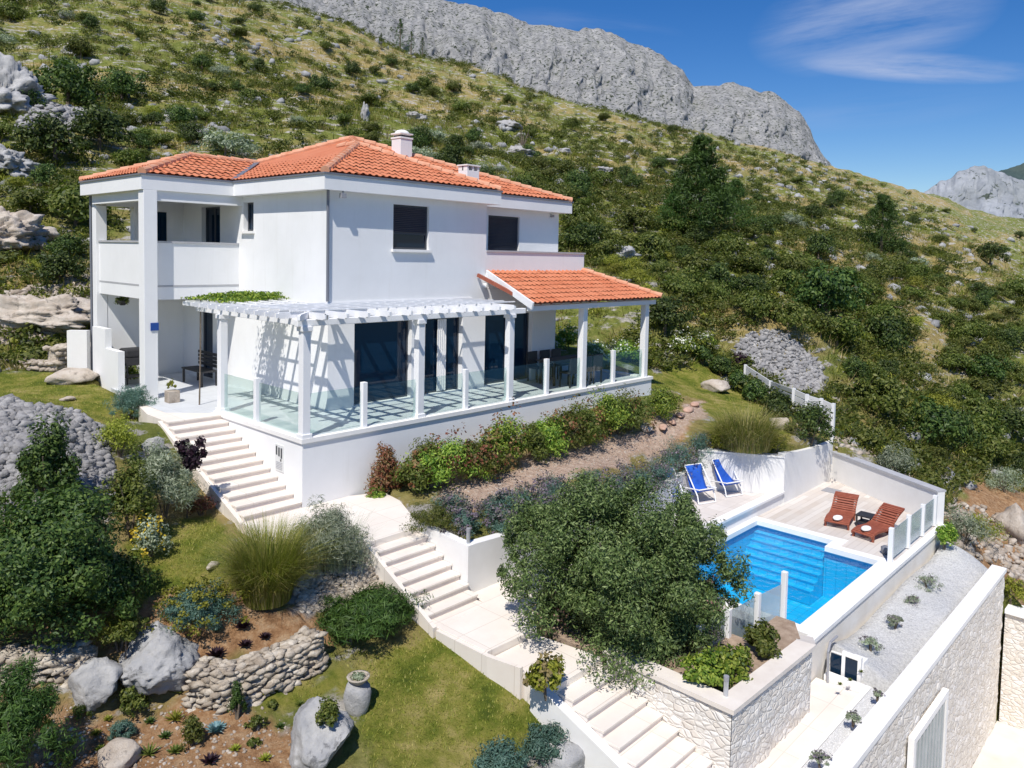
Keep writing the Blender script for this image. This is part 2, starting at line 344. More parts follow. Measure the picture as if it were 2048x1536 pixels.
for a in [(-8, -14, -2.6), (-12, -8, -1.6), (-12, 2, 0), (-6, -16, -3.2), (-1.5, -12, -4.2), (-20, 0, 2), (2, 13, .6), (8, 13, 1.2), (14, 10, 1.0), (16, 4, .2), (-1, 12, .35), (-3, 11.5, .25), (-30, -20, 0),
          (12, -9.4, -3.3), (14.6, -9.2, -4.2), (16, -12, -7), (20, -20, -9), (0, -25, -8), (45, -40, -28), (70, -90, -60), (130, -60, -50), (-20, -60, -34), (-60, -90, -55), (300, 40, -5), (60, 200, 40), (-100, 100, 40), (-60, 20, 14),
          (4, -6, -2.5), (4, -8, -2.5), (2, -8.6, -2.5), (8, -4.2, -2.6), (9, -9.4, -3.3), (6, -9.4, -3.3), (13.4, -9.4, -3.4), (9, -10, -3.3), (6.5, -8.85, -3.3), (12, -8.9, -3.3), (8.6, -3.0, -1.85), (9.9, -2.8, -1.75), (0, -20, -7), (8, -14, -7.2), (16.2, -5.6, -1.9), (17, -8, -3.4)]: cw(*a)
P = np.array(ctrl); XY = P[:, :2]
def kern(a, b): return np.sqrt(((a[:, None, :]-b[None])**2).sum(-1)+.6)
K = kern(XY, XY)+np.eye(len(XY))*(-.02); A = np.hstack([K, np.ones((len(XY), 1)), XY])
A = np.vstack([A, np.hstack([np.ones((1, len(XY))), np.zeros((1, 3))]), np.hstack([XY.T, np.zeros((2, 3))])])
W_ = np.linalg.solve(A, np.concatenate([P[:, 2], np.zeros(3)]))
def vnoise(x, y, s):
    x = x/s; y = y/s; xi = np.floor(x).astype(np.int64); yi = np.floor(y).astype(np.int64); fx = x-xi; fy = y-yi
    def h(a, b):
        n = (a*374761393+b*668265263) & 0x7fffffff; n = ((n ^ (n >> 13))*1274126177) & 0x7fffffff; return ((n ^ (n >> 16)) & 0xffff)/65535.
    fx = fx*fx*(3-2*fx); fy = fy*fy*(3-2*fy)
    return (h(xi, yi)*(1-fx)+h(xi+1, yi)*fx)*(1-fy)+(h(xi, yi+1)*(1-fx)+h(xi+1, yi+1)*fx)*fy-.5
def fbm(x, y, s, o=4): return sum(vnoise(x+31*k, y-17*k, s/2**k)/2**k for k in range(o))
def inpoly(x, y, poly):
    c = np.zeros(np.shape(x), bool); n = len(poly)
    for i in range(n):
        x0, y0 = poly[i][:2]; x1, y1 = poly[(i+1) % n][:2]
        if y0 == y1: continue
        c ^= ((y0 > y) != (y1 > y)) & (x < (x1-x0)*(y-y0)/(y1-y0)+x0)
    return c
# footprints the ground must stay under
FOOT = [([(-.1, -.05), (13.1, -.05), (13.1, 11), (-.55, 11), (-1.0, 6.0), (-.2, 5.2)], -.35),
        ([(-1.3, -.1), (.1, -.1), (.1, 5.5), (-1.3, 4.2)], None),
        ([(-1.45, .2), (2, .2), (1.75, -1.3), (1.05, -2.55), (-.2, -2.55), (-1.4, -1.3)], -1.6),
        ([(-.2, -2.5), (1.1, -2.5), (1.2, -7), (-.2, -7)], None),
        ([(.05, -6.9), (1.3, -6.9), (1.3, -11), (.05, -11)], None),
        ([(1.0, -5.1), (1.1, -3.75), (7, -3.75), (9.6, -3.0), (10.9, -3.0), (12.3, -5.1)], -2.75),
        ([(1.2, -9.2), (1.2, -5), (5.2, -5), (5.2, -8.9), (3.5, -9.2)], -2.75),
        ([(4.7, -8.75), (13.3, -8.75), (15.6, -4.9), (4.7, -4.9)], -4.4),
        ([(-.1, -10.05), (5.5, -10.05), (5.5, -8.7), (4.5, -8.8), (4.0, -9.0), (1.2, -9.0)], -3.9),
        ([(1, -10.5), (12.7, -10.5), (12.7, -10.1), (1, -10.1)], -4.0),
        ([(0, -30), (12.85, -30), (12.85, -10.2), (0, -10.2)], -7.2)]
def stair_z(x, y):
    z = np.full(np.shape(y), 9.)
    z = np.where((y < 4.2) & (y > -.1) & (x < .1), -1.4*(3.75-y)/3.8-.15, z)
    z = np.where(y <= -2.5, -1.4+(y+2.53)*.47-.2, z); z = np.where(y < -4.3, -2.5, z); z = np.where(y < -5.6, -2.65, z); z = np.where(y < -6.9, -2.65+(y+6.9)*.39, z)
    return z
_m2 = atd(1555, 730, 36); _m3 = atd(130, 262, 46)
MOUNDS = [(-3.9, 3.9, 2.7, .55), (_m2[0], _m2[1], 3.2, 1.5), (_m3[0], _m3[1], 3, 1.0)]
def hgt(x, y, carve=True, detail=True):
    x = np.asarray(x, float); y = np.asarray(y, float); sh = x.shape; X = np.stack([x.ravel(), y.ravel()], 1)
    z = np.concatenate([kern(X[i:i+20000], XY)@W_[:-3]+W_[-3]+X[i:i+20000]@W_[-2:] for i in range(0, len(X), 20000)])
    x, y = X[:, 0], X[:, 1]
    if detail:
        d = np.hypot(x-3, y+2); am = np.clip((d-17)/40, 0, 1)
        z = z+am*(fbm(x, y, 14.)*2.2+fbm(x+9, y, 4.)*.8)+np.clip(am*6, 0, 1)*fbm(x, y, 1.6, 3)*.35+fbm(x, y, .7, 2)*.035
        # old terraces on the slope
        t = am*.5; q = np.mod(z+fbm(x, y, 20)*2, 2.2)/2.2; z = z+t*(np.clip(q*4, 0, 1)-q)*.9
    for mx_, my_, mr_, mh_ in MOUNDS:
        dd = ((x-mx_)**2+(y-my_)**2)/mr_**2; z = z+mh_*np.clip(1-dd, 0, 1)**1.2
    if carve:
        for poly, lim in FOOT:
            m = inpoly(x, y, poly)
            if lim is None: lz = stair_z(x, y); lz = np.where(lz > 8, -2.55, lz)
            else: lz = lim
            z = np.where(m, np.minimum(z, lz), z)
    return z.reshape(sh)
def axis(segs):
    a = []
    for lo, hi, st in segs: a += list(np.arange(lo, hi, st))
    return np.array(a+[segs[-1][1]])
gx = axis([(-220, -90, 12), (-90, -40, 3), (-40, -13, .8), (-13, 17, .16), (17, 40, .4), (40, 90, .9), (90, 220, 2.6), (220, 420, 8)])
gy = axis([(-120, -50, 12), (-50, -18, 2), (-18, 13, .16), (13, 40, .45), (40, 90, .9), (90, 220, 2.6), (220, 420, 8)])
GX, GY = np.meshgrid(gx, gy); GZ = hgt(GX, GY)
def gz(x, y):
    """bilinear ground height"""
    x = np.atleast_1d(np.asarray(x, float)); y = np.atleast_1d(np.asarray(y, float))
    i = np.clip(np.searchsorted(gx, x)-1, 0, len(gx)-2); j = np.clip(np.searchsorted(gy, y)-1, 0, len(gy)-2)
    fx = np.clip((x-gx[i])/(gx[i+1]-gx[i]), 0, 1); fy = np.clip((y-gy[j])/(gy[j+1]-gy[j]), 0, 1)
    return (GZ[j, i]*(1-fx)+GZ[j, i+1]*fx)*(1-fy)+(GZ[j+1, i]*(1-fx)+GZ[j+1, i+1]*fx)*fy
def G(px, py, t0=7.):
    """where the sight line of a photo pixel meets the ground"""
    d = ray(px, py); t = np.concatenate([np.arange(t0, 60, .05), np.arange(60, 330, .5)])
    q = CAM+d*t[:, None]; h = q[:, 2]-gz(q[:, 0], q[:, 1]); k = np.argmax(h < 0)
    if h[k] >= 0: return None
    t1, t2 = t[max(k-1, 0)], t[k]; h1, h2 = h[max(k-1, 0)], h[k]; tt = t1+(t2-t1)*h1/max(h1-h2, 1e-9)
    return CAM+d*tt
def Gp(px, py): return G(px, py)
# masks
def soft(x, y, poly, w=.5, n=.8):
    xx = x+fbm(x, y, 1.3, 3)*n; yy = y+fbm(x+50, y, 1.3, 3)*n
    return inpoly(xx, yy, poly).astype(float)
def pg(*pts): return [tuple(G(a, b)[:2]) for a, b in pts]
LAWNS = [pg((-60, 750), (200, 745), (290, 790), (270, 850), (215, 875), (120, 825), (-60, 820)),
         pg((420, 1030), (480, 1090), (520, 1130), (560, 1200), (420, 1190), (300, 1210), (230, 1250), (300, 1150), (270, 1100), (330, 1040)),
         pg((640, 1310), (860, 1258), (975, 1325), (1055, 1392), (1090, 1470), (950, 1536), (700, 1560), (720, 1400), (570, 1400)),
         pg((1300, 745), (1430, 735), (1580, 830), (1560, 900), (1430, 890), (1405, 800), (1300, 775))]
BANK = pg((1890, 1000), (1960, 960), (2120, 1000), (2120, 1260), (2000, 1200), (1960, 1110), (1885, 1085))
SOILS = [pg((-60, 1400), (350, 1400), (560, 1420), (640, 1536), (-60, 1600)), pg((300, 1180), (470, 1150), (640, 1230), (600, 1300), (350, 1330), (200, 1260), (-60, 1270), (-60, 1240)),
         pg((860, 990), (1290, 850), (1400, 800), (1420, 830), (1330, 890), (1100, 985), (900, 1030)), BANK]
GRAV = [[(5.3, -10.15), (13.4, -10.15), (13.4, -8.7), (5.3, -8.7)]]
zx, zy = GX.ravel(), GY.ravel()
near = (zx > -14) & (zx < 30) & (zy > -14) & (zy < 16)
msk = np.zeros((len(zx), 4)); msk[:, 3] = 1
for pl in LAWNS: msk[near, 0] = np.maximum(msk[near, 0], soft(zx[near], zy[near], pl))
for pl in SOILS: msk[near, 1] = np.maximum(msk[near, 1], soft(zx[near], zy[near], pl))
for pl in GRAV: msk[near, 2] = np.maximum(msk[near, 2], inpoly(zx[near], zy[near], pl))
PATH = SOILS[2]; msk[near, 3] = 1-soft(zx[near], zy[near], PATH, n=.5)
def terrain_mat():
    m, nt, b = nmat('hillside_ground')
    at = N(nt, 'ShaderNodeAttribute'); at.attribute_name = 'zone'
    sp = N(nt, 'ShaderNodeSeparateColor'); nt.links.new(at.outputs['Color'], sp.inputs[0])
    big = noise_(nt, .06, 6, .62, stretch=(.6, .6, 3.4)); mid = noise_(nt, .35, 8, .7); fine = noise_(nt, 3.5, 8, .75)
    green = ramp(nt, fine, [(.3, (.07, .09, .018)), (.5, (.16, .185, .04)), (.7, (.27, .26, .08))])
    dry = ramp(nt, fine, [(.3, (.20, .15, .05)), (.5, (.33, .255, .10)), (.72, (.45, .36, .18))])
    rock = ramp(nt, fine, [(.3, (.22, .20, .17)), (.5, (.42, .39, .35)), (.7, (.62, .59, .54))])
    c = mix(nt, ramp(nt, math_(nt, 'ADD', math_(nt, 'MULTIPLY', big, .72), math_(nt, 'MULTIPLY', mid, .28)), [(.47, (0, 0, 0)), (.55, (1, 1, 1))]), green, dry)
    rk = noise_(nt, .8, 9, .72, stretch=(1, 1, 4)); c = mix(nt, ramp(nt, rk, [(.535, (0, 0, 0)), (.585, (1, 1, 1))]), c, rock)
    lawn = ramp(nt, noise_(nt, 1.4, 8, .7), [(.3, (.06, .09, .012)), (.43, (.14, .17, .022)), (.53, (.25, .24, .05)), (.66, (.42, .34, .13))])
    soil = ramp(nt, noise_(nt, 6, 9, .75), [(.3, (.20, .10, .045)), (.48, (.39, .22, .11)), (.6, (.50, .33, .19)), (.75, (.62, .50, .37))])
    grav = ramp(nt, noise_(nt, 26, 4, .7), [(.35, (.62, .61, .59)), (.6, (.82, .81, .79))])
    c = mix(nt, sp.outputs[1], c, soil); c = mix(nt, sp.outputs[0], c, lawn); c = mix(nt, sp.outputs[2], c, grav); pth = ramp(nt, noise_(nt, 9, 8, .75), [(.3, (.34, .22, .16)), (.5, (.52, .38, .29)), (.7, (.68, .56, .46))]); c = mix(nt, math_(nt, 'SUBTRACT', 1., at.outputs['Alpha']), c, pth)
    nt.links.new(c, b.inputs['Base Color']); b.inputs['Roughness'].default_value = .97; b.inputs['Specular IOR Level'].default_value = .15
    bump(nt, b, math_(nt, 'ADD', noise_(nt, 5, 9, .8), math_(nt, 'MULTIPLY', rk, 2.)), .9, .12)
    return m
nx, ny = len(gx), len(gy); I = np.arange(nx*ny).reshape(ny, nx)
quads = np.stack([I[:-1, :-1], I[:-1, 1:], I[1:, 1:], I[1:, :-1]], -1).reshape(-1, 4)
ter = npmesh('ground', np.stack([zx, zy, GZ.ravel()], 1), quads, terrain_mat(), smooth=True)
ca = ter.data.color_attributes.new('zone', 'FLOAT_COLOR', 'POINT'); ca.data.foreach_set('color', msk.ravel())
tag(ter, kind='structure')
# ---------------------------------------------------------------- mountains (own distance and thickness)
def mountain(name, crest, depthf, base_px, mat, back, seed, amp):
    xs = np.array([c[0] for c in crest], float); ys = np.array([c[1] for c in crest], float)
    n, k = 520, 110; U = np.linspace(xs[0], xs[-1], n); Y = np.interp(U, xs, ys); V = []
    for i in range(n):
        top = atd(U[i], Y[i], depthf(U[i])); bx, bd = base_px(U[i]); bot = atd(U[i], bx, bd)
        for j in range(k):
            t = j/(k-1); p = bot+(top-bot)*t; p[2] = bot[2]+(top[2]-bot[2])*t**1.0
            V.append(p)
    V = np.array(V).reshape(n, k, 3)
    nrm = np.cross(V[-1, 0]-V[0, 0], [0, 0, 1.]); nrm /= np.linalg.norm(nrm)
    if nrm@_f > 0: nrm = -nrm
    s = (np.arange(n)/n*9)[:, None]*np.ones(k); t = np.linspace(0, 1, k)[None]*np.ones((n, 1))
    L_ = np.linalg.norm(V[-1, 0]-V[0, 0]); q = .55*fbm(s*L_/9+seed, t*L_/4+seed, L_/22, 6)+.55*fbm(s*L_/9+seed*2, t*L_/7, L_/70, 5)
    gul = np.abs(vnoise(s*L_/9+seed+t*L_/25, t*L_/10, L_/34))*.7
    w = np.minimum(1, 3*(1-t)+.12)
    V = V+nrm*((q+gul)*amp*w)[..., None]; V[..., 2] += (fbm(s*L_/9, t*30, L_/45, 4)*amp*.28)*np.clip(t*3, 0, 1)
    Bk = V[:, -1:, :]-nrm*back*np.array([1.]); Bk[..., 2] -= back*.9
    V = np.concatenate([V, Bk], 1); kk = k+1
    I = np.arange(n*kk).reshape(n, kk); q = np.stack([I[:-1, :-1], I[1:, :-1], I[1:, 1:], I[:-1, 1:]], -1).reshape(-1, 4)
    o = npmesh(name, V.reshape(-1, 3), q, mat, smooth=False); tag(o, kind='structure'); return V
def mount_mat(name, c1, c2, c3, veg, sc, vegt=.58):
    m, nt, b = nmat(name)
    f = noise_(nt, sc, 10, .78, stretch=(1, 1, .7)); c = ramp(nt, f, [(.33, c1), (.5, c2), (.66, c3)])
    v = noise_(nt, sc*3.3, 5, .7); c = mix(nt, ramp(nt, v, [(vegt, (0, 0, 0)), (vegt+.03, (1, 1, 1))]), c, veg)
    v2 = noise_(nt, sc*.35, 4, .6); c = mix(nt, ramp(nt, v2, [(.5, (0, 0, 0)), (.75, (.3, .3, .3))]), c, (.20, .21, .14))
    nt.links.new(c, b.inputs['Base Color']); b.inputs['Roughness'].default_value = 1.; b.inputs['Specular IOR Level'].default_value = .1
    bump(nt, b, noise_(nt, sc*1.3, 10, .8), .9, 5.)
    return m
mm = mount_mat('grey_limestone_mountain', (.27, .27, .28), (.44, .435, .425), (.62, .605, .585), (.045, .065, .035), .13, .545)
mV = mountain('limestone_mountain', [(480, -70), (700, -45), (880, 0), (930, 8), (1060, 45), (1120, 50), (1200, 60), (1265, 82), (1330, 112), (1365, 135), (1388, 168), (1420, 163), (1480, 168), (1560, 190), (1600, 225), (1622, 262), (1640, 300), (1665, 334), (1700, 372), (1740, 420)],
         lambda u: 560+(u-480)*.12, lambda u: (150+(u-480)*.26, 330+(u-480)*.1), mm, 60, 3., 17)
mm2 = mount_mat('distant_limestone_mountain', (.20, .22, .25), (.31, .33, .36), (.42, .44, .47), (.06, .08, .07), .02, .60)
mountain('far_limestone_peak', [(1700, 500), (1790, 430), (1845, 390), (1880, 365), (1920, 343), (1945, 333), (1970, 331), (2000, 345), (2060, 362), (2250, 400), (2500, 500)], lambda u: 1100, lambda u: (540, 900), mm2, 80, 11., 22)
mm3 = mount_mat('far_wooded_ridge', (.03, .05, .06), (.05, .08, .08), (.08, .11, .11), (.03, .05, .05), .01)
mountain('far_wooded_ridge', [(1850, 480), (1900, 385), (1960, 355), (2000, 342), (2048, 325), (2300, 250), (2700, 240)], lambda u: 2000, lambda u: (560, 1700), mm3, 200, 23., 20)
# ================================================================ THE VILLA
HX, HY, HS, HT = 2.02, 2.23, 5.38, 5.74
villa = thing('villa', 'white two-storey villa with terracotta hipped roof on the hillside', 'house', (HX, HY, 0))
# walls -----------------------------------------------------------------
W1 = [aty(787, 408, HY), aty(857, 500, HY)]
mb = MB()
fh = [(W1[0][0]-HX, W1[1][2], W1[1][0]-HX, W1[0][2])]
doors = [(2.79, 4.62), (5.08, 6.46), (7.27, 9.42)]
for a, b in doors: fh.append((a-HX, .03, b-HX, 2.13))
# front wall: upper part is 5.32 wide, ground floor runs to x=10.5
wallgrid(mb, (HX, HY, -.3), (1, 0, 0), 7.34-HX, HS+.3, .3, [(u0, z0+.3, u1, z1+.3) for u0, z0, u1, z1 in fh[:3]])
wallgrid(mb, (7.34, HY, -.3), (1, 0, 0), 10.5-7.34, 3.2, .3, [(max(doors[2][0]-7.34, .02), .33, doors[2][1]-7.34, 2.43)])
# left wall y 2.23 -> 10.6
lw = atx(487, 405, HX), atx(507, 462, HX)
e1 = atx(403, 410, HX); e2 = atx(440, 480, HX)
g1 = atx(400, 620, HX); g2 = atx(425, 720, HX)
def lwall(y0, y1, z0, z1): return (10.6-y1, z0+.3, 10.6-y0, z1+.3)
LH = [lwall(lw[1][1], lw[0][1], lw[1][2], lw[0][2]), lwall(e2[1], e1[1], 3.05, 5.15), lwall(8.35, 9.25, 0.0, 2.1)]
wallgrid(mb, (HX, 10.6, -.3), (0, -1, 0), 10.6-HY-.3, HS+.3, .3, LH)
# right upper wing, set back, front at y=3.2
W2 = [aty(977, 430, 3.2), aty(1038, 500, 3.2)]
wallgrid(mb, (7.34, 3.2, 2.9), (1, 0, 0), 11.72-7.34, HS-2.9, .3, [(W2[0][0]-7.34, .22, W2[1][0]-7.34, W2[0][2]-2.9)])
mb.box(7.04, HY+.3, -.3, 7.34, 3.2, HS)      # return of the front block
mb.box(11.42, 3.5, 2.9, 11.72, 10.6, HS)     # right side upper
mb.box(10.2, HY+.3, -.3, 10.5, 10.6, 2.9)    # right side ground floor
mb.box(HX+.3, 10.3, -.3, 11.42, 10.6, HS)
walls = mb.build('wall', M['plaster'], villa)
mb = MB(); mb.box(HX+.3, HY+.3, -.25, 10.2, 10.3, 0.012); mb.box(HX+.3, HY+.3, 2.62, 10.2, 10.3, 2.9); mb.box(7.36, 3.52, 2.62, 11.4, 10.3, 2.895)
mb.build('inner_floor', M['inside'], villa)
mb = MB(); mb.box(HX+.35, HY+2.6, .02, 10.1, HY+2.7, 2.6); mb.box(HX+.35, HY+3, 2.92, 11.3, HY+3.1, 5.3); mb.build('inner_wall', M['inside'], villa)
def window(p0, p1, plane, v, parent=villa, name='window', bars=1, t=.05, hbar=None, inset=.13, sill=True):
    """framed glass: plane 'y' (facing -y) or 'x' (facing -x); p0,p1 = (u0,z0),(u1,z1)"""
    (u0, z0), (u1, z1) = p0, p1; mb = MB(); gl = MB()
    def bx(m, a0, b0, a1, b1, d0, d1):
        if plane == 'y': m.box(a0, v+d0, b0, a1, v+d1, b1)
        else: m.box(v+d0, a0, b0, v+d1, a1, b1)
    i0, i1 = inset, inset+.07
    bx(mb, u0, z0, u0+t, z1, i0, i1); bx(mb, u1-t, z0, u1, z1, i0, i1); bx(mb, u0+t, z0, u1-t, z0+t, i0, i1); bx(mb, u0+t, z1-t, u1-t, z1, i0, i1)
    for k in range(1, bars): c = u0+(u1-u0)*k/bars; bx(mb, c-t/2, z0+t, c+t/2, z1-t, i0, i1)
    if hbar: bx(mb, u0+t, hbar-t/2, u1-t, hbar+t/2, i0+.003, i1-.003)
    fr = mb.build(name, M['dark'], parent)
    bx(gl, u0+t, z0+t, u1-t, z1-t, i0+.03, i0+.045); gl.build('pane', M['window'], fr)
    if sill:
        s = MB(); bx(s, u0-.06, z0-.07, u1+.06, z0-.004, -.09, .1); s.build('sill', M['cap'], fr)
    return fr
wa = window((W1[0][0], W1[1][2]), (W1[1][0], W1[0][2]), 'y', HY, hbar=W1[1][2]+.42, inset=.08)
wb_ = None
def blind(x0, x1, z0, z1, y, par):
    mb = MB(); n = int((z1-z0)/.045)
    for k in range(n): a = z0+(z1-z0)*k/n; mb.add([(x0, y, a), (x1, y, a), (x1, y-.012, a+.022), (x0, y-.012, a+.022), (x0, y, a+.044), (x1, y, a+.044)], [(0, 1, 2, 3), (3, 2, 5, 4)])
    mb.build('roller_blind', M['blind'], par)
M['blind'] = simple('navy_roller_blind', (.010, .014, .028), (.014, .02, .036), 5, .55)
blind(W1[0][0]+.05, W1[1][0]-.05, W1[1][2]+.45, W1[0][2]-.05, HY+.07, wa)
wb = window((W2[0][0], 3.12), (W2[1][0], W2[0][2]), 'y', 3.2, inset=.08); blind(W2[0][0]+.05, W2[1][0]-.05, 3.17, W2[0][2]-.05, 3.27, wb)
window((lw[1][1], lw[1][2]), (lw[0][1], lw[0][2]), 'x', HX)
window((e2[1], 3.05), (e1[1], 5.15), 'x', HX, name='balcony_door', bars=2, sill=False)
window((8.35, 0.0), (9.25, 2.1), 'x', HX, name='entrance_door', sill=False, t=.09)
for i, (a, b) in enumerate(doors):
    d = window((a if i < 2 else 7.36, .03), (b, 2.13), 'y', HY, name='sliding_door', bars=[1, 2, 2][i], sill=False, inset=.16, t=.045)
cu = MB()
for k in range(9): x = 5.62+k*.035; cu.box(x, HY+.1+(k % 2)*.015, .06, x+.034, HY+.125+(k % 2)*.015, 2.08)
cu.build('door_curtain', M['towel'], villa)
# white edge trim round the first floor window & rendered band
# roof ------------------------------------------------------------------
OUT = [(1.72, 1.94), (7.64, 1.94), (7.64, 2.85), (12.0, 2.85), (12.0, 10.95), (-.70, 10.95), (-.70, 6.45), (1.72, 6.45)]
MB().prism(OUT, HS, HT).build('fascia', M['plaster'], villa)
def offset(poly, d):
    n = len(poly); out = []
    for i in range(n):
        p0, p1, p2 = Vector(poly[i-1]), Vector(poly[i]), Vector(poly[(i+1) % n])
        a = (p1-p0).normalized(); b = (p2-p1).normalized(); na = Vector((a.y, -a.x)); nb = Vector((b.y, -b.x))
        out.append(tuple(p1+(na+nb)*d/(1+na.dot(nb))))
    return out
MB().prism(offset(OUT, .035), HT, HT+.045).build('gutter', M['gutter'], villa)
roof = MB(); Z0 = HT+.05
m_ = .42
Fp = (4.68, 4.90, Z0+1.21); Ap = (5.72, 6.72, Z0+1.66); Kp = (4.68, 5.85, Z0+1.21)
def planez(a, b, c):
    a, b, c = map(np.array, (a, b, c)); n = np.cross(b-a, c-a); return lambda x, y: a[2]-(n[0]*(x-a[0])+n[1]*(y-a[1]))/n[2]
faces3 = []
cL0 = (1.74, 1.96, Z0); cR0 = (7.62, 1.96, Z0); cL1 = (1.74, 10.93, Z0); cRb = (11.98, 10.93, Z0); cRf = (11.98, 2.87, Z0); jn = (7.62, 2.87, Z0)
bC = (-.68, 6.47, Z0); bD = (-.68, 10.93, Z0); bA = (1.5, 8.7, Z0+.80); bR = (3.62, 8.7, Z0+.80); vl = (1.74, 6.47, Z0)
faces3 = [[cL0, Fp, Ap, cL1], [cL0, cR0, Fp], [cR0, jn, Kp, Fp], [jn, cRf, Ap, Kp], [cRf, cRb, Ap], [cRb, cL1, Ap], [bC, bA, bD], [bC, vl, bR, bA], [bD, bA, bR, cL1], [Fp, Kp, Ap]]
def tiles(poly, udir, mat, parent, tw=.20, th=.32, lift=0.):
    """a sloping plane laid with barrel tiles: separate islands per tile"""
    P3 = [np.array(p, float) for p in poly]; u = np.array([*udir, 0.]); u /= np.linalg.norm(u)
    n = np.cross(P3[1]-P3[0], P3[2]-P3[0]); n /= np.linalg.norm(n)
    if n[2] < 0: n = -n
    v = np.cross(n, u); 
    if v[2] < 0: v = -v
    o = P3[0]; Q = [((p-o)@u, (p-o)@v) for p in P3]
    u0, u1 = min(q[0] for q in Q), max(q[0] for q in Q); v0, v1 = min(q[1] for q in Q), max(q[1] for q in Q)
    ns = 6; sub = 3; V = []; Fs = []
    cols = int((u1-u0)/tw)+2; rows = int((v1-v0)/th)+2
    for r in range(rows):
        for c in range(cols):
            jit = rng.normal(0, .004)
            for a in range(ns):
                for b in range(sub):
                    ua, ub = u0+(c+a/ns)*tw, u0+(c+(a+1)/ns)*tw; va, vb = v0+(r+b/sub)*th, v0+(r+(b+1)/sub)*th
                    if not inpoly(np.array([(ua+ub)/2]), np.array([(va+vb)/2]), Q)[0]: continue
                    k = len(V)
                    for (uu, vv, tt, ww) in ((ua, va, a/ns, b/sub), (ub, va, (a+1)/ns, b/sub), (ub, vb, (a+1)/ns, (b+1)/sub), (ua, vb, a/ns, (b+1)/sub)):
                        hh = .012+.034*max(0, math.sin(math.pi*min(1, tt*1.45)))+.022*(1-ww)+jit+lift
                        V.append(o+u*uu+v*vv+n*hh)
                    Fs.append((k, k+1, k+2, k+3))
    V = np.array(V); Fs = np.array(Fs)
    me = npmesh('roof_tiles', V, Fs, mat, parent)
    bm = bmesh.new(); bm.from_mesh(me.data); bmesh.ops.remove_doubles(bm, verts=bm.verts, dist=.0015); bm.to_mesh(me.data); bm.free()
    return me
mb = MB()
for f in faces3: mb.add(f, [tuple(range(len(f)))])
rf = mb.build('roof', M['roof'], villa)
ud = [(0, 1), (1, 0), (0, 1), (1, 0), (0, 1), (1, 0), (0, 1), (1, 0)]
for f, d in list(zip(faces3, ud)):
    if f is faces3[5]: continue
    tiles(f, d, M['roof'], rf)
def ridge(p, q, parent, r=.10):
    mb = MB(); p, q = Vector(p), Vector(q); n = max(1, int((q-p).length/.36))
    for i in range(n):
        a = p+(q-p)*i/n; b = p+(q-p)*min(1, (i+1.12)/n); mb.cyl(a+Vector((0, 0, .035)), b+Vector((0, 0, .02)), r*1.1, r*.88, 10)
    return mb.build('ridge_tiles', M['ridge'], parent)
for p, q in [(cL0, Fp), (cR0, Fp), (Fp, Kp), (Fp, Ap), (cRf, Ap), (cL1, Ap), (cRb, Ap), (bC, bA), (bD, bA), (bA, bR)]: ridge(p, q, rf)
mb = MB()
for p, q in [(vl, bR), (jn, Kp)]: mb.bar(Vector(p)+Vector((0, 0, .05)), Vector(q)+Vector((0, 0, .05)), .14, .02)
mb.build('valley_gutter', M['gutter'], rf)
# chimneys
def chim(px0, px1, ybase, ytop, yy, round_cap):
    a = aty(px0, ybase, yy); b = aty(px1, ybase, yy); t = aty((px0+px1)/2, ytop, yy)
    w = (b[0]-a[0])*.80; x0, x1 = a[0], a[0]+w; z0 = a[2]-.5; zt = t[2]
    mb = MB()
    if round_cap:
        zb = zt-.28; mb.box(x0, yy, z0, x1, yy+w, zb); ch = mb.build('chimney', M['plaster'], rf, bevel=.01)
        cx, cy = (x0+x1)/2, yy+w/2
        c = MB(); c.box(x0-.02, yy-.02, zb, x1+.02, yy+w+.02, zb+.05); c.box(x0+.04, yy+.04, zb+.11, x1-.04, yy+w-.04, zb+.14); c.box(x0-.02, yy-.02, zb+.14, x1+.02, yy+w+.02, zb+.18)
        n = 8; c.lathe((cx, cy, zb+.18), [(w*.5*math.cos(math.pi/2*i/n)+.001, .12*math.sin(math.pi/2*i/n)) for i in range(n)], 18); c.build('chimney_cap', M['cap'], ch)
        d = MB(); d.box(x0+.05, yy+.05, zb+.05, x1-.05, yy+w-.05, zb+.11); d.build('flue_slot', M['black'], ch)
    else:
        zb = zt; mb.box(x0, yy, z0, x1, yy+w*.8, zb-.18); ch = mb.build('chimney', M['plaster'], rf, bevel=.01)
        c = MB(); wq = (x1-x0)
        for k in range(3):
            xx = x0+wq*(k/2)*.86; c.box(xx, yy, zb-.18, xx+wq*.14, yy+w*.8, zb-.04)
        c.box(x0-.03, yy-.03, zb-.04, x1+.03, yy+w*.8+.03, zb); c.box(x0, yy+w*.35, zb-.18, x1, yy+w*.45, zb-.04); c.build('chimney_cap', M['cap'], ch)
        d = MB(); d.box(x0+wq*.15, yy+w*.3, zb-.175, x1-wq*.15, yy+w*.35, zb-.045); d.build('flue_slot', M['black'], ch)
chim(801, 830, 309, 260, 5.5, True); chim(934, 964, 368, 330, 3.25, False)
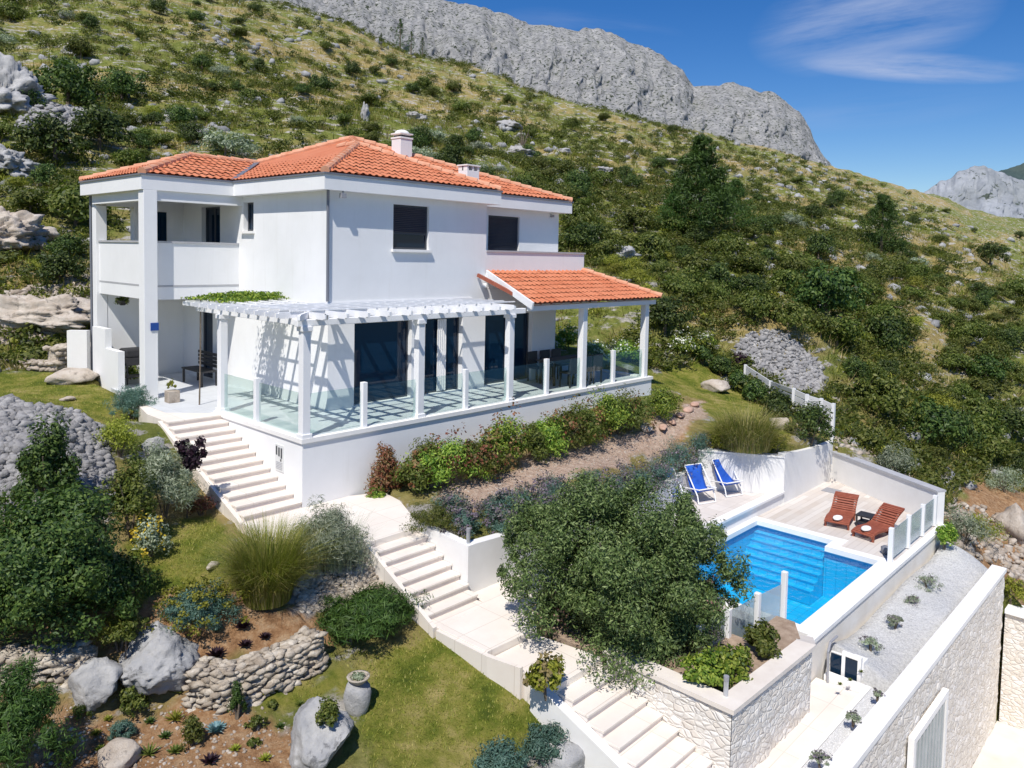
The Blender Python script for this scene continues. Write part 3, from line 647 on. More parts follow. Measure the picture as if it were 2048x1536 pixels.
# left balcony -------------------------------------------------------------
BX = -.40; zs, zt = 2.92, 4.04
mb = MB(); mb.box(BX+.04, 6.80, 2.62, HX, 10.55, zs); mb.build('balcony_slab', M['plaster'], villa)
mb = MB(); mb.box(BX, 6.74, 2.55, BX+.15, 10.6, zt); mb.box(BX+.15, 6.74, 2.55, HX-.002, 6.89, zt); 
mb.build('balcony_parapet', M['plaster'], villa)
mb = MB(); mb.box(BX-.03, 6.71, zt, BX+.18, 10.63, zt+.05); mb.box(BX+.18, 6.71, zt, HX-.003, 6.92, zt+.05); mb.build('parapet_coping', M['sill'], villa)
mb = MB(); mb.box(BX-.004, 6.736, 2.88, BX+.01, 10.604, 2.93); mb.box(BX, 6.732, 2.88, HX-.003, 6.739, 2.93); mb.build('parapet_joint', M['sill'], villa)
k1 = atz(300, 803, 0); 
def column(x, y, z0, z1, w, name='column', parent=villa, mat=None): return MB().box(x-w/2, y-w/2, z0, x+w/2, y+w/2, z1).build(name, mat or M['plaster'], parent, bevel=.012)
column(BX-.08, 6.62, -.3, HS, .34); column(BX+.06, 10.5, -.2, HS, .30)
mb = MB(); mb.box(.55, 10.34, zs, HX, 10.6, HS); mb.box(BX-.1, 10.35, 5.1, .55, 10.59, HS); mb.box(BX-.16, 6.8, 5.12, BX+.08, 10.4, HS); mb.box(BX, 6.52, 5.12, HX, 6.74, HS); mb.build('balcony_wall', M['plaster'], villa)
wq = MB(); wq.box(1.12, 10.32, 3.9, 1.5, 10.338, 5.0); wq.build('window', M['window'], villa)
mb = MB(); mb.box(BX+.22, 10.36, -.3, HX, 10.58, 2.6); mb.build('patio_wall', M['plaster'], villa)
# right balcony over the porch
mb = MB(); mb.box(7.36, 2.25, 2.9, 11.85, 3.18, 3.05); mb.box(7.345, 2.232, 2.92, 11.95, 2.38, 4.0); mb.box(11.8, 2.38, 2.92, 11.95, 4.6, 4.0); mb.build('balcony_parapet', M['plaster'], villa)
mb = MB(); mb.box(7.345, 2.2, 4.0, 11.99, 2.41, 4.05); mb.box(11.77, 2.41, 4.0, 11.99, 4.6, 4.05); mb.build('parapet_coping', M['sill'], villa)
# porch roof
pT0 = (7.36, 2.215, 3.42); pT1 = (11.85, 2.215, 3.42); pB0 = (7.36, -.18, 2.62); pB1 = (13.05, -.18, 2.62); pR = (13.05, 4.5, 2.62); pRt = (11.85, 4.5, 3.42)
ml, ml2 = (6.78, -.18, 2.62), (7.36, 2.2, 3.42)
mb = MB(); mb.add([ml, pB1, pT1, pT0], [(0, 1, 2, 3)]); mb.add([pB1, pR, pRt, pT1], [(0, 1, 2, 3)])
pr_ = mb.build('porch_roof', M['roof'], villa); tiles([ml, pB1, pT1, pT0], (1, 0), M['roof'], pr_); tiles([pB1, pR, pRt, pT1], (0, 1), M['roof'], pr_)
ridge((13.05, -.18, 2.66), (11.85, 2.215, 3.46), pr_, .085)
mb = MB(); mb.bar((6.76, -.2, 2.57), (7.34, 2.2, 3.37), .05, .2); mb.build('bargeboard', M['paint'], pr_)
mb = MB(); mb.box(6.85, -.06, 2.42, 12.9, .1, 2.56); mb.box(12.7, .1, 2.42, 12.88, 4.5, 2.56); mb.box(10.5, 2.2, 2.36, 12.7, 2.4, 2.6); mb.build('porch_beam', M['plaster'], pr_)
for k in range(14):
    x = 7.0+k*.44
    if k == 0: rr = MB()
    rr.bar((x, .1, 2.62), (x if x < 11.7 else 11.7, 2.2, 3.32), .07, .1)
rr.build('porch_rafters', M['redwood'], pr_)
# downpipes, lamp, plate, sockets
def pipe(pts, name, parent=villa, r=.035, mat=None): return MB().tube(pts, r, 10).build(name, mat or M['gutter'], parent, smooth=False)
pipe([(HX-.05, HY-.05, HS), (HX-.05, HY-.05, 2.7)], 'downpipe'); pipe([(BX-.10, 10.72, HS), (BX-.10, 10.72, .2)], 'downpipe')
pipe([(HX-.16, HY-.18, HT), (HX-.12, HY-.16, HS-.02), (HX-.05, HY-.05, HS-.22)], 'downpipe_elbow')
mb = MB(); p = aty(686, 378, HY-.25); mb.box(p[0]-.07, HY-.3, HS-.17, p[0]+.07, HY-.2, HS-.06); mb.cyl((p[0], HY-.25, HS-.06), (p[0], HY-.25, HS), .02); mb.build('floodlight', M['silver_paint'], villa)
mb = MB(); p = aty(1106, 432, 3.1); mb.box(p[0]-.04, 3.08, p[2]-.04, p[0]+.04, 3.2, p[2]+.04); mb.build('wall_lamp', M['silver_paint'], villa)
mb = MB(); p = aty(970, 562, 2.15); mb.lathe((7.28, 2.17, 2.95), [(.02, 0), (.06, .03), (.06, .1), (.02, .13)], 12); mb.build('wall_lamp', M['whitemetal'], villa)
mb = MB(); mb.box(BX-.10, 6.425, 1.78, BX+.10, 6.449, 1.98); np_ = mb.build('house_number_plate', M['blueplate'], villa)
# porch columns (stone white, plain)
for px in (1163, 1286):
    x = aty(px, 757, .12)[0]; column(x, .12, 0.02, 2.42, .2)
column(12.75, 4.3, -.3, 2.4, .2); column(11.3, 4.5, -.3, 2.4, .22)
# ---------------------------------------------------------------- terrace
terr = thing('terrace', 'raised white-walled terrace with pale tiled floor in front of the villa', 'terrace', (0, 0, -1.4))
TP = [(.02, .02), (12.85, .02), (12.85, 10.4), (10.5, 10.4), (10.5, 2.23), (2.02, 2.23), (2.02, 10.3), (-.5, 10.3), (-.85, 6.2), (-.9, 4.6), (-.2, 3.9), (.02, 3.9)]
MB().prism(TP, -.25, .0).build('floor', M['tile'], terr)
mb = MB(); mb.box(0, 0, -2.2, 12.86, .22, -.06); mb.box(0, .22, -2.2, .22, 3.9, -.06); mb.box(12.64, .22, -2.2, 12.86, 6, -.06); mb.build('retaining_wall', M['plaster'], terr)
mb = MB(); mb.prism([(-.04, -.04), (12.9, -.04), (12.9, 6), (12.62, 6), (12.62, .24), (.24, .24), (.24, 3.92), (-.04, 3.92)], -.06, .035); mb.build('coping', M['cap'], terr)
# meter cabinet in the wall
mc = atx(560, 915, 0)
met = thing('meter_cabinet', 'small grey louvred meter cabinet set in the terrace wall beside the stairs', 'cabinet', (-.01, mc[1], mc[2]-.25))
y0, y1, z0, z1 = mc[1]-.17, mc[1]+.17, mc[2]-.30, mc[2]+.28
MB().box(-.018, y0, z0, .02, y1, z1).build('door', simple('pale_grey_metal', (.68, .69, .68), None, 1, .5), met, bevel=.004)
mb = MB()
for j, (ya, zl, zh) in enumerate([(.10, .05, .24), (0, .03, .22), (-.10, .0, .22)]): mb.box(-.026, mc[1]+ya-.02, mc[2]+zl, -.019, mc[1]+ya+.03, mc[2]+zh)
mb.box(-.026, mc[1]-.09, mc[2]-.07, -.019, mc[1]-.05, mc[2]-.02); mb.build('vent_slots', M['dark'], met)
mb = MB()
for k in range(5): mb.box(-.026, y0+.04, z0+.05+k*.035, -.019, y1-.04, z0+.063+k*.035)
mb.build('louvre', M['sill'], met)
# pergola ------------------------------------------------------------------
perg = thing('pergola', 'white timber pergola over the terrace with square white columns', 'pergola', (.1, .1, 0))
def pcol(x, y, nm='column'):
    mb = MB(); mb.box(x-.09, y-.09, .036, x+.09, y+.09, 2.34); mb.box(x-.12, y-.12, .036, x+.12, y+.12, .12); mb.box(x-.12, y-.12, 2.26, x+.12, y+.12, 2.36)
    return mb.build(nm, M['paint'], perg, bevel=.008)
pcol(.1, .1); pcol(.1, 3.74)
for px, py in ((837, 825), (1017, 795)): pcol(aty(px, py, .12)[0], .12)
mb = MB(); mb.box(-.1, .04, 2.36, 6.75, .17, 2.50); mb.build('beam', M['paint'], perg, bevel=.01)
mb = MB(); mb.box(.04, .2, 2.36, .17, 5.05, 2.495); mb.build('beam', M['paint'], perg, bevel=.01)
mb = MB(); mb.box(HX-.05, HY-.045, 2.44, 6.9, HY-.004, 2.56); mb.box(HX-.045, HY, 2.44, HX-.004, 5.5, 2.56); mb.build('ledger', M['paint'], perg)
def rafter(p, q):
    p = Vector(p); q = Vector(q); d = (p-q).normalized(); mb = MB(); mb.bar(p, q, .06, .13)
    mb.bar(p+d*.0, p+d*.07, .06, .09, (0, 0, 1)); return mb.build('rafter', M['paint'], perg)
xs = [aty(px, 632, -.2)[0] for px in (650, 690, 732, 775, 818, 857, 892, 927, 960, 994, 1024)]
for x in xs: rafter((x, -.24, 2.565), (x, HY-.05, 2.565))
for y in np.arange(.55, 5.0, .44): rafter((-.24, y, 2.565), (HX-.05, y, 2.565))
rafter((-.22, -.22, 2.567), (HX-.04, HY-.04, 2.567))
rafter((.35, -.24, 2.565), (.35, .52, 2.565)); 
mb = MB()
for k in range(5): mb.box(.0, .5+k*.42, 2.635, 6.8, .54+k*.42, 2.665)
for k in range(5): mb.box(.3+k*.36, 2.25, 2.636, .34+k*.36, 5.0, 2.664)
mb.build('battens', M['paint'], perg)
# glass balustrade
bal = thing('glass_balustrade', 'clear glass balustrade with white posts along the terrace edge', 'balustrade', (.1, .1, 0))
fx = [.1]+[aty(px, py, .1)[0] for px, py in ((727, 850), (837, 825), (930, 810), (1017, 795), (1092, 782), (1163, 770), (1225, 761), (1286, 752))]
cols = {0, 2, 4, 6, 8}
for i, x in enumerate(fx):
    if i not in cols: MB().box(x-.06, .04, .036, x+.06, .16, 1.04).build('post', M['paint'], bal, bevel=.006)
def panel(p, q, z0, z1, parent, mat=None, t=.012, name='glass_panel'):
    p = Vector((*p, 0)); q = Vector((*q, 0)); d = (q-p).normalized()*.11; s = Vector((-d.y, d.x, 0)).normalized()*t/2
    a, b = p+d, q-d; mb = MB(); mb.prism([(a-s)[:2], (b-s)[:2], (b+s)[:2], (a+s)[:2]], z0, z1); return mb.build(name, mat or M['glass'], parent)
for i in range(len(fx)-1): panel((fx[i], .1), (fx[i+1], .1), .08, .95, bal)
ly = atx(514, 845, .1)[1]; MB().box(.04, ly-.06, .036, .16, ly+.06, 1.04).build('post', M['paint'], bal, bevel=.006)
panel((.1, .1), (.1, ly), .08, .95, bal); panel((.1, ly), (.1, 3.74), .08, .95, bal)
MB().box(12.69, 2.9, .036, 12.81, 3.02, 1.0).build('post', M['paint'], bal); panel((12.75, .1), (12.75, 2.96), .08, .95, bal)
# ---------------------------------------------------------------- stairs and paths
st = thing('garden_stairs', 'long flight of pale stone steps descending beside the terrace wall and lawn', 'stairs', (-.6, -.8, -1.4))
def flight(x0, x1, ystart, n, tread, rise, z, taper=(0, 0)):
    mt = MB(); mr = MB()
    for i in range(n):
        ya = ystart-i*tread; zt = z-i*rise; xa, xb = x0(ya) if callable(x0) else x0, x1(ya) if callable(x1) else x1
        mt.prism([(xa, ya-tread-.025), (xb, ya-tread-.025), (xb, ya), (xa, ya)], zt-.04, zt)
        mr.prism([(xa+.01, ya-tread), (xb-.01, ya-tread), (xb-.01, ya), (xa+.01, ya)], zt-.9, zt-.04)
    return mt, mr
mt, mr = flight(lambda y: -1.27+(3.8-y)*.0, -.002, 3.86, 12, .32, .117, 0.)
mt.build('steps', M['paving'], st, bevel=.006); mr.build('risers', M['riser'], st)
top = [(-1.27, 3.862), (0, 3.862), (-.0, 3.92), (-.2, 3.95), (-.9, 4.6), (-.87, 6.1), (-1.02, 5.9), (-1.27, 4.7)]
MB().prism(top, -.6, -.003).build('top_landing', M['paving'], st)
l1 = [(-1.3, .02), (-.002, .02), (-.002, -.002), (1.15, -.002), (1.85, -.3), (1.75, -1.0), (1.08, -2.53), (-.15, -2.53), (-1.35, -1.25)]
MB().prism(l1, -1.95, -1.405).build('landing', M['paving'], st, bevel=.006)
mt, mr = flight(-.14, 1.04, -2.53, 8, .2375, .1163, -1.405-.1163)
mt.build('steps', M['paving'], st, bevel=.006); mr.build('risers', M['riser'], st)
MB().prism([(-.14, -4.43), (1.02, -4.43), (1.2, -3.8), (4.0, -3.8), (4.0, -5.15), (1.3, -5.3), (1.04, -5.66), (-.10, -5.62)], -2.9, -2.34).build('landing', M['paving'], st, bevel=.006)
MB().prism([(-.10, -5.64), (1.04, -5.66), (1.22, -6.75), (1.22, -6.9), (.12, -6.9), (0.0, -6.3)], -3.1, -2.46).build('landing', M['paving'], st, bevel=.006)
mt, mr = flight(lambda y: .12, 1.24, -6.9, 12, .28, .11, -2.57)
mt.build('steps', M['paving'], st, bevel=.006); mr.build('risers', M['riser'], st)
# low white parapet left of the lower flight
par = MB(); pts = [(.12, -6.35), (.12, -11)]
par.prism([(-.04, -6.5), (.12, -6.5), (.12, -11), (-.04, -11)], -5.6, [-2.47, -2.47, -4.03, -4.03]); 
lp = par.build('stair_parapet', M['cap'], None, (0, -8, -3.2)); tag(lp, 'white sloping parapet along the lawn side of the lowest steps', 'parapet')
kb = MB(); kb.prism([(-.2, -4.5), (-.14, -4.5), (-.10, -5.65), (0, -6.3), (-.06, -6.3), (-.18, -5.7)], -3, -2.36); kb.build('edge_kerb', M['paving'], st); kb = MB(); kb.prism([(-.22, -2.5), (-.14, -2.5), (-.14, -4.45), (-.22, -4.45)], -3, [-1.42, -1.42, -2.33, -2.33]); kb.build('edge_kerb', M['paving'], st); kb = MB(); kb.prism([(-1.36, -.02), (-1.27, -.02), (-1.27, 3.86), (-1.36, 3.86)], -2.2, [-1.4, -1.4, -.02, -.02])
kb.build('edge_kerb', M['paving'], st)
# bed wall on the pool side of the second flight
bw = MB(); bw.prism([(1.22, -3.92), (7.1, -3.92), (9.7, -3.2), (10.75, -3.2), (10.75, -3.0), (9.65, -3.0), (7.05, -3.72), (1.22, -3.72)], -2.9, [-1.42, -1.75, -1.95, -1.95, -1.95, -1.95, -1.75, -1.42]); bw.prism([(1.05, -2.5), (1.22, -2.5), (1.22, -3.92), (1.05, -3.92)], -2.9, [-1.36, -1.36, -1.42, -1.42])
b0 = bw.build('bed_retaining_wall', M['plaster2'], None, (3, -3.8, -2.3)); tag(b0, 'low white retaining wall holding up the lavender bed behind the olive tree', 'wall')
lb = thing('bollard_light', 'short steel bollard light on the corner of the lavender bed wall', 'light', (1.14, -3.82, -1.42), 'steel bollard lights')
def bollard(parent, x, y, z):
    MB().cyl((x, y, z), (x, y, z+.22), .035, n=14).build('post', M['steel'], parent); MB().cyl((x, y, z+.22), (x, y, z+.29), .04, n=14).build('lamp_head', M['silver_paint'], parent)
bollard(lb, 1.14, -3.82, -1.42)
# ================================================================ POOL
DZ, BZ = -2.85, -2.60
pool = thing('swimming_pool', 'rectangular swimming pool of bright blue mosaic with white coping', 'swimming pool', (7.5, -6.8, DZ))
PB = [(5.35, -8.38), (9.62, -8.38), (9.62, -7.15), (10.15, -7.15), (10.15, -5.18), (5.35, -5.18)]
mb = MB(); z0, z1 = -4.05, DZ-.101; n = len(PB)
mb.add([(*p, z0) for p in PB], [tuple(range(n))])
for i in range(n): a, b = PB[i], PB[(i+1) % n]; mb.add([(*a, z0), (*b, z0), (*b, z1), (*a, z1)], [(0, 1, 2, 3)])
mb.build('basin', M['mosaic'], pool)
mb = MB()
for k in range(6): xa = 10.148-.21*(k+1); mb.box(xa, -7.14, -4.04, 10.148-.21*k-.002, -5.19, -3.08-.13*k)
mb.build('underwater_steps', M['mosaic'], pool)
for k in range(6): xa = 10.148-.21*(k+1); MB().box(xa-.004, -7.13, -3.12-.13*k, xa+.025, -5.20, -3.076-.13*k).build('step_edge', simple('step_edge_tile', (.04, .30, .54), None, 1, .4) if k == 0 else bpy.data.materials['step_edge_tile'], pool)
mb = MB(); wn = 40
for i, p in enumerate([PB]): mb.add([(*q, DZ-.13) for q in PB], [tuple(range(n))])
mb.build('water', M['water'], pool)
def ringz(mb, poly, off, za, zb):
    o = offset(poly, off); n = len(poly)
    for i in range(n):
        j = (i+1) % n; mb.prism([poly[i], poly[j], o[j], o[i]], za, zb)
mb = MB(); ringz(mb, PB, .27, DZ-.10, DZ+.02); mb.build('coping', M['cap'], pool)
mb = MB()
for i in range(n):
    a, b = Vector(PB[i]), Vector(PB[(i+1) % n]); d = (b-a).normalized(); nn = Vector((-d.y, d.x))*.004; mb.add([(*(a+nn), DZ-.26), (*(b+nn), DZ-.26), (*(b+nn), DZ-.105), (*(a+nn), DZ-.105)], [(0, 1, 2, 3)])
mb.build('waterline_tiles', simple('dark_blue_tile', (.02, .12, .30), (.03, .18, .40), 20, .3), pool)
# decks
XF = lambda y: 15.56+(y+4.9)*(15.56-13.25)/(8.68-4.9)
dk = MB(); dk.prism([(9.9, -8.65), (13.25, -8.65), (15.56, -4.9), (10.43, -4.9), (10.43, -7.42), (9.9, -7.42)], DZ-.3, DZ+.003); dk.prism([(3.51, -5.18), (3.51, -8.2), (5.08, -8.2), (5.08, -5.18)], DZ-.3, DZ+.003)
o = dk.build('pool_deck', M['pooldeck'], None, (12, -6.5, DZ)); tag(o, kind='structure')
dk = MB(); dk.prism([(1.3, -5.16), (1.3, -3.93), (7.1, -3.93), (9.7, -3.21), (10.74, -3.21), (11.95, -4.95), (4, -4.95)], BZ-.35, BZ); o = dk.build('upper_deck', M['bluedeck'], None, (8, -4.5, BZ)); tag(o, kind='structure')
kw = thing('pool_kerb_wall', 'low white capped wall between the blue chairs and the pool', 'wall', (9, -5, DZ))
MB().box(5.3, -5.02, -3.2, 12.0, -4.90, BZ+.06).build('wall', M['plaster2'], kw); MB().box(5.3, -5.08, BZ+.06, 12.0, -4.83, BZ+.12).build('cap', M['cap'], kw)
# retaining wall behind the blue chairs, stub wall and far wall
rw = thing('white_retaining_wall', 'tall white retaining wall behind the blue deck chairs', 'wall', (11, -4.5, BZ))
tw0 = atz(1432, 912, -1.42); mb = MB()
pa, pb_ = np.array([10.72, -3.05]), np.array([12.0, -5.02]); dn = (pb_-pa)/np.linalg.norm(pb_-pa); nn = np.array([-dn[1], dn[0]])
mb.prism([tuple(pa), tuple(pb_), tuple(pb_+nn*.2), tuple(pa+nn*.2)], -3.4, [-1.50, -1.55, -1.55, -1.50]); mb.build('wall', M['plaster2'], rw)
mb = MB(); mb.prism([tuple(pa-nn*.03), tuple(pb_-nn*.03), tuple(pb_+nn*.24), tuple(pa+nn*.24)], [-1.50, -1.55, -1.55, -1.50], [-1.46, -1.51, -1.51, -1.46]); mb.build('cap', M['cap'], rw)
sw = thing('curved_top_wall', 'white pool wall with rising curved top under the laurel hedge', 'wall', (13.5, -4.9, DZ))
mb = MB(); xa, xb = 12.03, 15.5; nseg = 12
za_, zb_ = aty(1566, 906, -4.95)[2], aty(1655, 884, -4.95)[2]
for k in range(nseg):
    t0, t1 = k/nseg, (k+1)/nseg; e = lambda t: za_+(zb_-za_)*(1-(1-t)**1.8)
    mb.prism([(xa+(xb-xa)*t0, -5.03), (xa+(xb-xa)*t1, -5.03), (xa+(xb-xa)*t1, -4.82), (xa+(xb-xa)*t0, -4.82)], -3.4, [e(t0), e(t1), e(t1), e(t0)])
mb.build('wall', M['plaster2'], sw)
fw = thing('far_pool_wall', 'long white wall with sloping grey coping behind the brown loungers', 'wall', (15, -6, DZ))
p0, p1 = (15.50, -5.0), (13.28, -8.62); t0_, t1_ = atd(1650, 905, proj([15.5, -5, -2])[2])[2], atd(1866, 985, proj([13.28, -8.62, -2])[2])[2]
v = np.array(p1)-np.array(p0); v = v/np.linalg.norm(v); nn = np.array([-v[1], v[0]]); 
if nn[0] < 0: nn = -nn
q = lambda a, o: tuple(np.array(a)+nn*o)
MB().prism([p0, p1, q(p1, .22), q(p0, .22)], -4.8, [t0_, t1_, t1_, t0_]).build('wall', M['plaster2'], fw)
MB().prism([q(p0, -.04), q(p1, -.04), q(p1, .26), q(p0, .26)], [t0_, t1_, t1_, t0_], [t0_+.05, t1_+.05, t1_+.05, t0_+.05]).build('coping', M['sill'], fw)
# outer pool wall
ow = thing('outer_pool_wall', 'long cream rendered wall carrying the pool edge above the gravel strip', 'wall', (9, -8.7, -3.6))
MB().box(4.85, -8.78, -4.6, 13.4, -8.66, DZ-.06).build('wall', simple('cream_render', (.72, .66, .58), (.82, .78, .72), 1.5, .9, .3, 25), ow)
MB().box(4.80, -8.81, DZ-.06, 13.45, -8.651, DZ+.018).build('cap', M['cap'], ow)
MB().box(4.72, -8.655, -4.6, 4.95, -8.21, DZ-.065).build('end_wall', M['clad'], ow)
# fences round the pool
def glass_fence(name, label, pts, h, mat, zb, loc):
    f = thing(name, label, 'fence', loc)
    for x, y, *hh in pts: MB().box(x-.05, y-.05, zb, x+.05, y+.05, zb+(hh[0] if hh else h)).build('post', M['whitemetal'], f, bevel=.008)
    for a, b in zip(pts[:-1], pts[1:]): panel(a[:2], b[:2], zb+.06, zb+h-.06, f, mat)
    return f
fp = [(atz(px, py, DZ)[0], -8.60) for px, py in ((1781, 1127), (1818, 1098), (1846, 1074), (1872, 1054))]
glass_fence('pool_edge_fence', 'frosted glass pool fence with white posts beside the brown loungers', fp, .80, M['frost'], DZ+.02, (11, -8.6, DZ))
glass_fence('near_pool_fence', 'frosted glass panels with white posts at the near end of the pool', [(5.18, -8.12, .98), (4.30, -8.02), (3.35, -7.95), (2.5, -7.9)], .82, M['frost'], DZ+.02, (4, -8, DZ))
nw = MB().box(2.3, -8.19, -3.3, 5.07, -7.86, DZ+.02).build('fence_footing', M['clad'], None, (4, -8, -3.2)); tag(nw, 'low white stone footing under the near frosted glass fence', 'wall')
# stone clad planter wall
pw = thing('stone_planter_wall', 'white rubble-stone wall with cream coping enclosing the olive tree planter', 'wall', (1.3, -9.1, -3.6))
c0, c1, c2, c3 = (1.27, -6.95), (1.27, -9.13), (4.05, -9.13), (4.95, -8.72)
ZC = -2.42
def clad(a, b, t, zb, za, zb2, nm, mat, in_):
    a, b = np.array(a), np.array(b); d = (b-a)/np.linalg.norm(b-a); nn = np.array([-d[1], d[0]])
    return MB().prism([tuple(a), tuple(b), tuple(b+nn*t), tuple(a+nn*t)], zb, [za, zb2, zb2, za]).build(nm, mat, in_)
# rough stones: displaced grid on the faces
def stoneface(a, b, z0, z1a, z1b, nm, parent, mat, amp=.028, outward=1):
    a, b = np.array(a, float), np.array(b, float); Ln = np.linalg.norm(b-a); d = (b-a)/Ln; nn = np.array([d[1], -d[0]])*outward
    nu, nv = max(4, int(Ln/.05)), max(4, int((max(z1a, z1b)-z0)/.05)); u = np.linspace(0, 1, nu); vv = np.linspace(0, 1, nv); U, Vv = np.meshgrid(u, vv)
    zt = z1a+(z1b-z1a)*U; Z = z0+(zt-z0)*Vv; ds = np.abs(fbm(U*Ln+7, Z*1.6, .34, 3))*amp*2
    ds[:, 0] = 0; ds[:, -1] = 0; ds[-1] = 0
    X = a[0]+d[0]*U*Ln+nn[0]*(ds+.006); Y = a[1]+d[1]*U*Ln+nn[1]*(ds+.006); I = np.arange(nu*nv).reshape(nv, nu)
    return npmesh(nm, np.stack([X.ravel(), Y.ravel(), Z.ravel()], 1), np.stack([I[:-1, :-1], I[:-1, 1:], I[1:, 1:], I[1:, :-1]], -1).reshape(-1, 4), mat, parent, smooth=True)
clad(c0, c1, .28, -5.2, ZC, ZC, 'wall', M['clad'], pw); clad(c1, c2, .28, -4.0, ZC, ZC-.1, 'wall', M['clad'], pw); clad(c2, c3, .28, -4.0, ZC-.1, -2.84, 'wall', M['clad'], pw)
stoneface(c0, c1, -5.0, ZC, ZC, 'stone_facing', pw, M['clad'], outward=-1) if False else stoneface(c1, c0, -5.0, ZC, ZC, 'stone_facing', pw, M['clad'], outward=-1)
stoneface(c1, c2, -4.0, ZC, ZC-.1, 'stone_facing', pw, M['clad'])
def capseg(a, b, za, zb):
    a, b = np.array(a), np.array(b); d = (b-a)/np.linalg.norm(b-a); nn = np.array([-d[1], d[0]])
    return [tuple(a-nn*.06), tuple(b-nn*.06), tuple(b+nn*.33), tuple(a+nn*.33)], [za, zb, zb, za]
mb = MB(); 
mb.prism([(1.21, -6.9), (1.21, -9.19), (1.52, -8.88), (1.52, -6.9)], ZC, ZC+.07); mb.prism([(1.21, -9.19), (4.06, -9.19), (4.0, -8.88), (1.52, -8.88)], [ZC, ZC-.1, ZC-.1, ZC], [ZC+.07, ZC-.03, ZC-.03, ZC+.07])
mb.prism([(4.06, -9.19), (4.98, -8.78), (4.9, -8.48), (4.0, -8.88)], [ZC-.1, -2.86, -2.86, ZC-.1], [ZC-.03, -2.8, -2.8, ZC-.03]); mb.build('coping', M['creamcap'], pw)
pl = MB(); pl.prism([(1.5, -8.86), (4.2, -8.86), (4.7, -8.55), (4.7, -8.21), (3.5, -8.21), (3.5, -5.19), (1.32, -5.19), (1.29, -6.7)], -3.2, -2.50); o = pl.build('planter_soil', simple('planter_soil', (.22, .15, .10), (.42, .32, .24), 5, 1., .6, 20, bd=.03), None, (3, -7, -2.5)); tag(o, kind='structure')
lb = thing('bollard_light', 'short steel bollard light at the corner of the stone planter wall', 'light', (1.48, -8.92, ZC+.07), 'steel bollard lights'); bollard(lb, 1.48, -8.92, ZC+.07)
# lower pavement, kerb, hatch
o = MB().prism([(1.3, -9.13), (3.95, -9.13), (4.9, -8.8), (5.15, -8.8), (5.15, -9.60), (1.25, -9.60), (.4, -9.99), (.12, -9.99)], -4.2, -3.60).build('lower_path', M['paving'], None, (3, -9.4, -3.6)); tag(o, kind='structure')
k_ = thing('path_kerb', 'white kerb bordering the lower path next to the gravel strip', 'kerb', (4, -9.6, -3.6)); MB().box(1.25, -9.70, -4.2, 5.35, -9.602, -3.50).build('kerb', M['cap'], k_); MB().box(5.17, -9.601, -4.2, 5.35, -8.93, -3.502).build('kerb', M['cap'], k_)
gs = MB(); gs.prism([(1.25, -9.71), (5.34, -9.71), (5.34, -10.07), (.5, -10.07)], -4.3, -3.50); o = gs.build('gravel_strip', M['gravel'], None, (3, -9.8, -3.6)); tag(o, kind='structure')
ht = thing('pump_room_door', 'small white-framed dark door of the pump room at the end of the lower path', 'door', (5.5, -9.1, -3.6))
hz = -3.62; 
mb = MB(); mb.box(5.42, -9.48, hz, 5.50, -9.42, hz+.52); mb.box(5.42, -9.20, hz, 5.50, -9.14, hz+.52); mb.box(5.42, -9.42, hz+.46, 5.50, -9.20, hz+.52); mb.box(5.50, -9.5, hz, 5.72, -8.92, hz+.42)
mb.build('frame', M['cap'], ht); MB().box(5.44, -9.42, hz+.02, 5.47, -9.20, hz+.46).build('door_panel', M['window'], ht); MB().box(5.44, -9.14, hz+.02, 5.47, -8.94, hz+.42).build('side_panel', M['window'], ht)
hr = thing('handrail', 'bent grey metal handrail beside the pump room door', 'handrail', (5.2, -9.0, -3.6)); MB().tube([(5.12, -9.02, -3.6), (5.12, -9.0, -3.05), (5.3, -8.97, -2.94), (5.62, -8.97, -2.94)], .022, 8).build('rail', M['silver_paint'], hr)
# garage wall
gw = thing('stone_garage_wall', 'high rubble-stone garage wall with broad white cap along the gravel strip', 'wall', (8, -10.2, -5))
MB().box(1.2, -10.32, -8.2, 12.55, -10.08, -3.38).build('wall', M['clad2'], gw); stoneface((1.2, -10.32), (12.55, -10.32), -8.2, -3.39, -3.39, 'stone_facing', gw, M['clad2'], .03)
MB().box(1.15, -10.36, -3.38, 12.6, -10.05, -3.28).build('cap', M['cap'], gw)
gd = thing('garage_door', 'tall grey slatted garage gate in a white frame, in the stone wall below the gravel strip', 'garage door', (9.5, -10.4, -6.5))
ga, gb = aty(1822, 1500, -10.42), aty(1905, 1385, -10.42); xa, xb = 5.2, 7.3
mb = MB(); mb.box(xa, -10.47, -7.2, xa+.12, -10.37, -4.15); mb.box(xb-.12, -10.47, -7.2, xb, -10.37, -4.15); mb.box(xa, -10.47, -4.15, xb, -10.37, -4.03); mb.build('frame', M['cap'], gd)
mb = MB()
for k in range(9): mb.box(xa+.14+k*(xb-xa-.24)/9, -10.455, -7.1, xa+.12+(k+1)*(xb-xa-.24)/9-.07, -10.41, -4.17)
mb.build('door_panel', simple('grey_slatted_door', (.30, .34, .35), (.42, .46, .47), 3, .4), gd)
rwl = thing('driveway_stone_wall', 'cream rubble-stone wall with white cap at the end of the driveway', 'wall', (13.3, -12, -6)); gq = atz(1992, 1212, -4.6)
MB().box(12.6, -22, -8.2, 13.0, -10.38, -4.35).build('wall', M['clad2'], rwl); stoneface((12.6, -10.39), (12.6, -22), -8.2, -4.35, -4.35, 'stone_facing', rwl, M['clad2'], .03, -1)
MB().box(12.52, -22, -4.35, 13.08, -10.38, -4.25).build('cap', M['cap'], rwl)
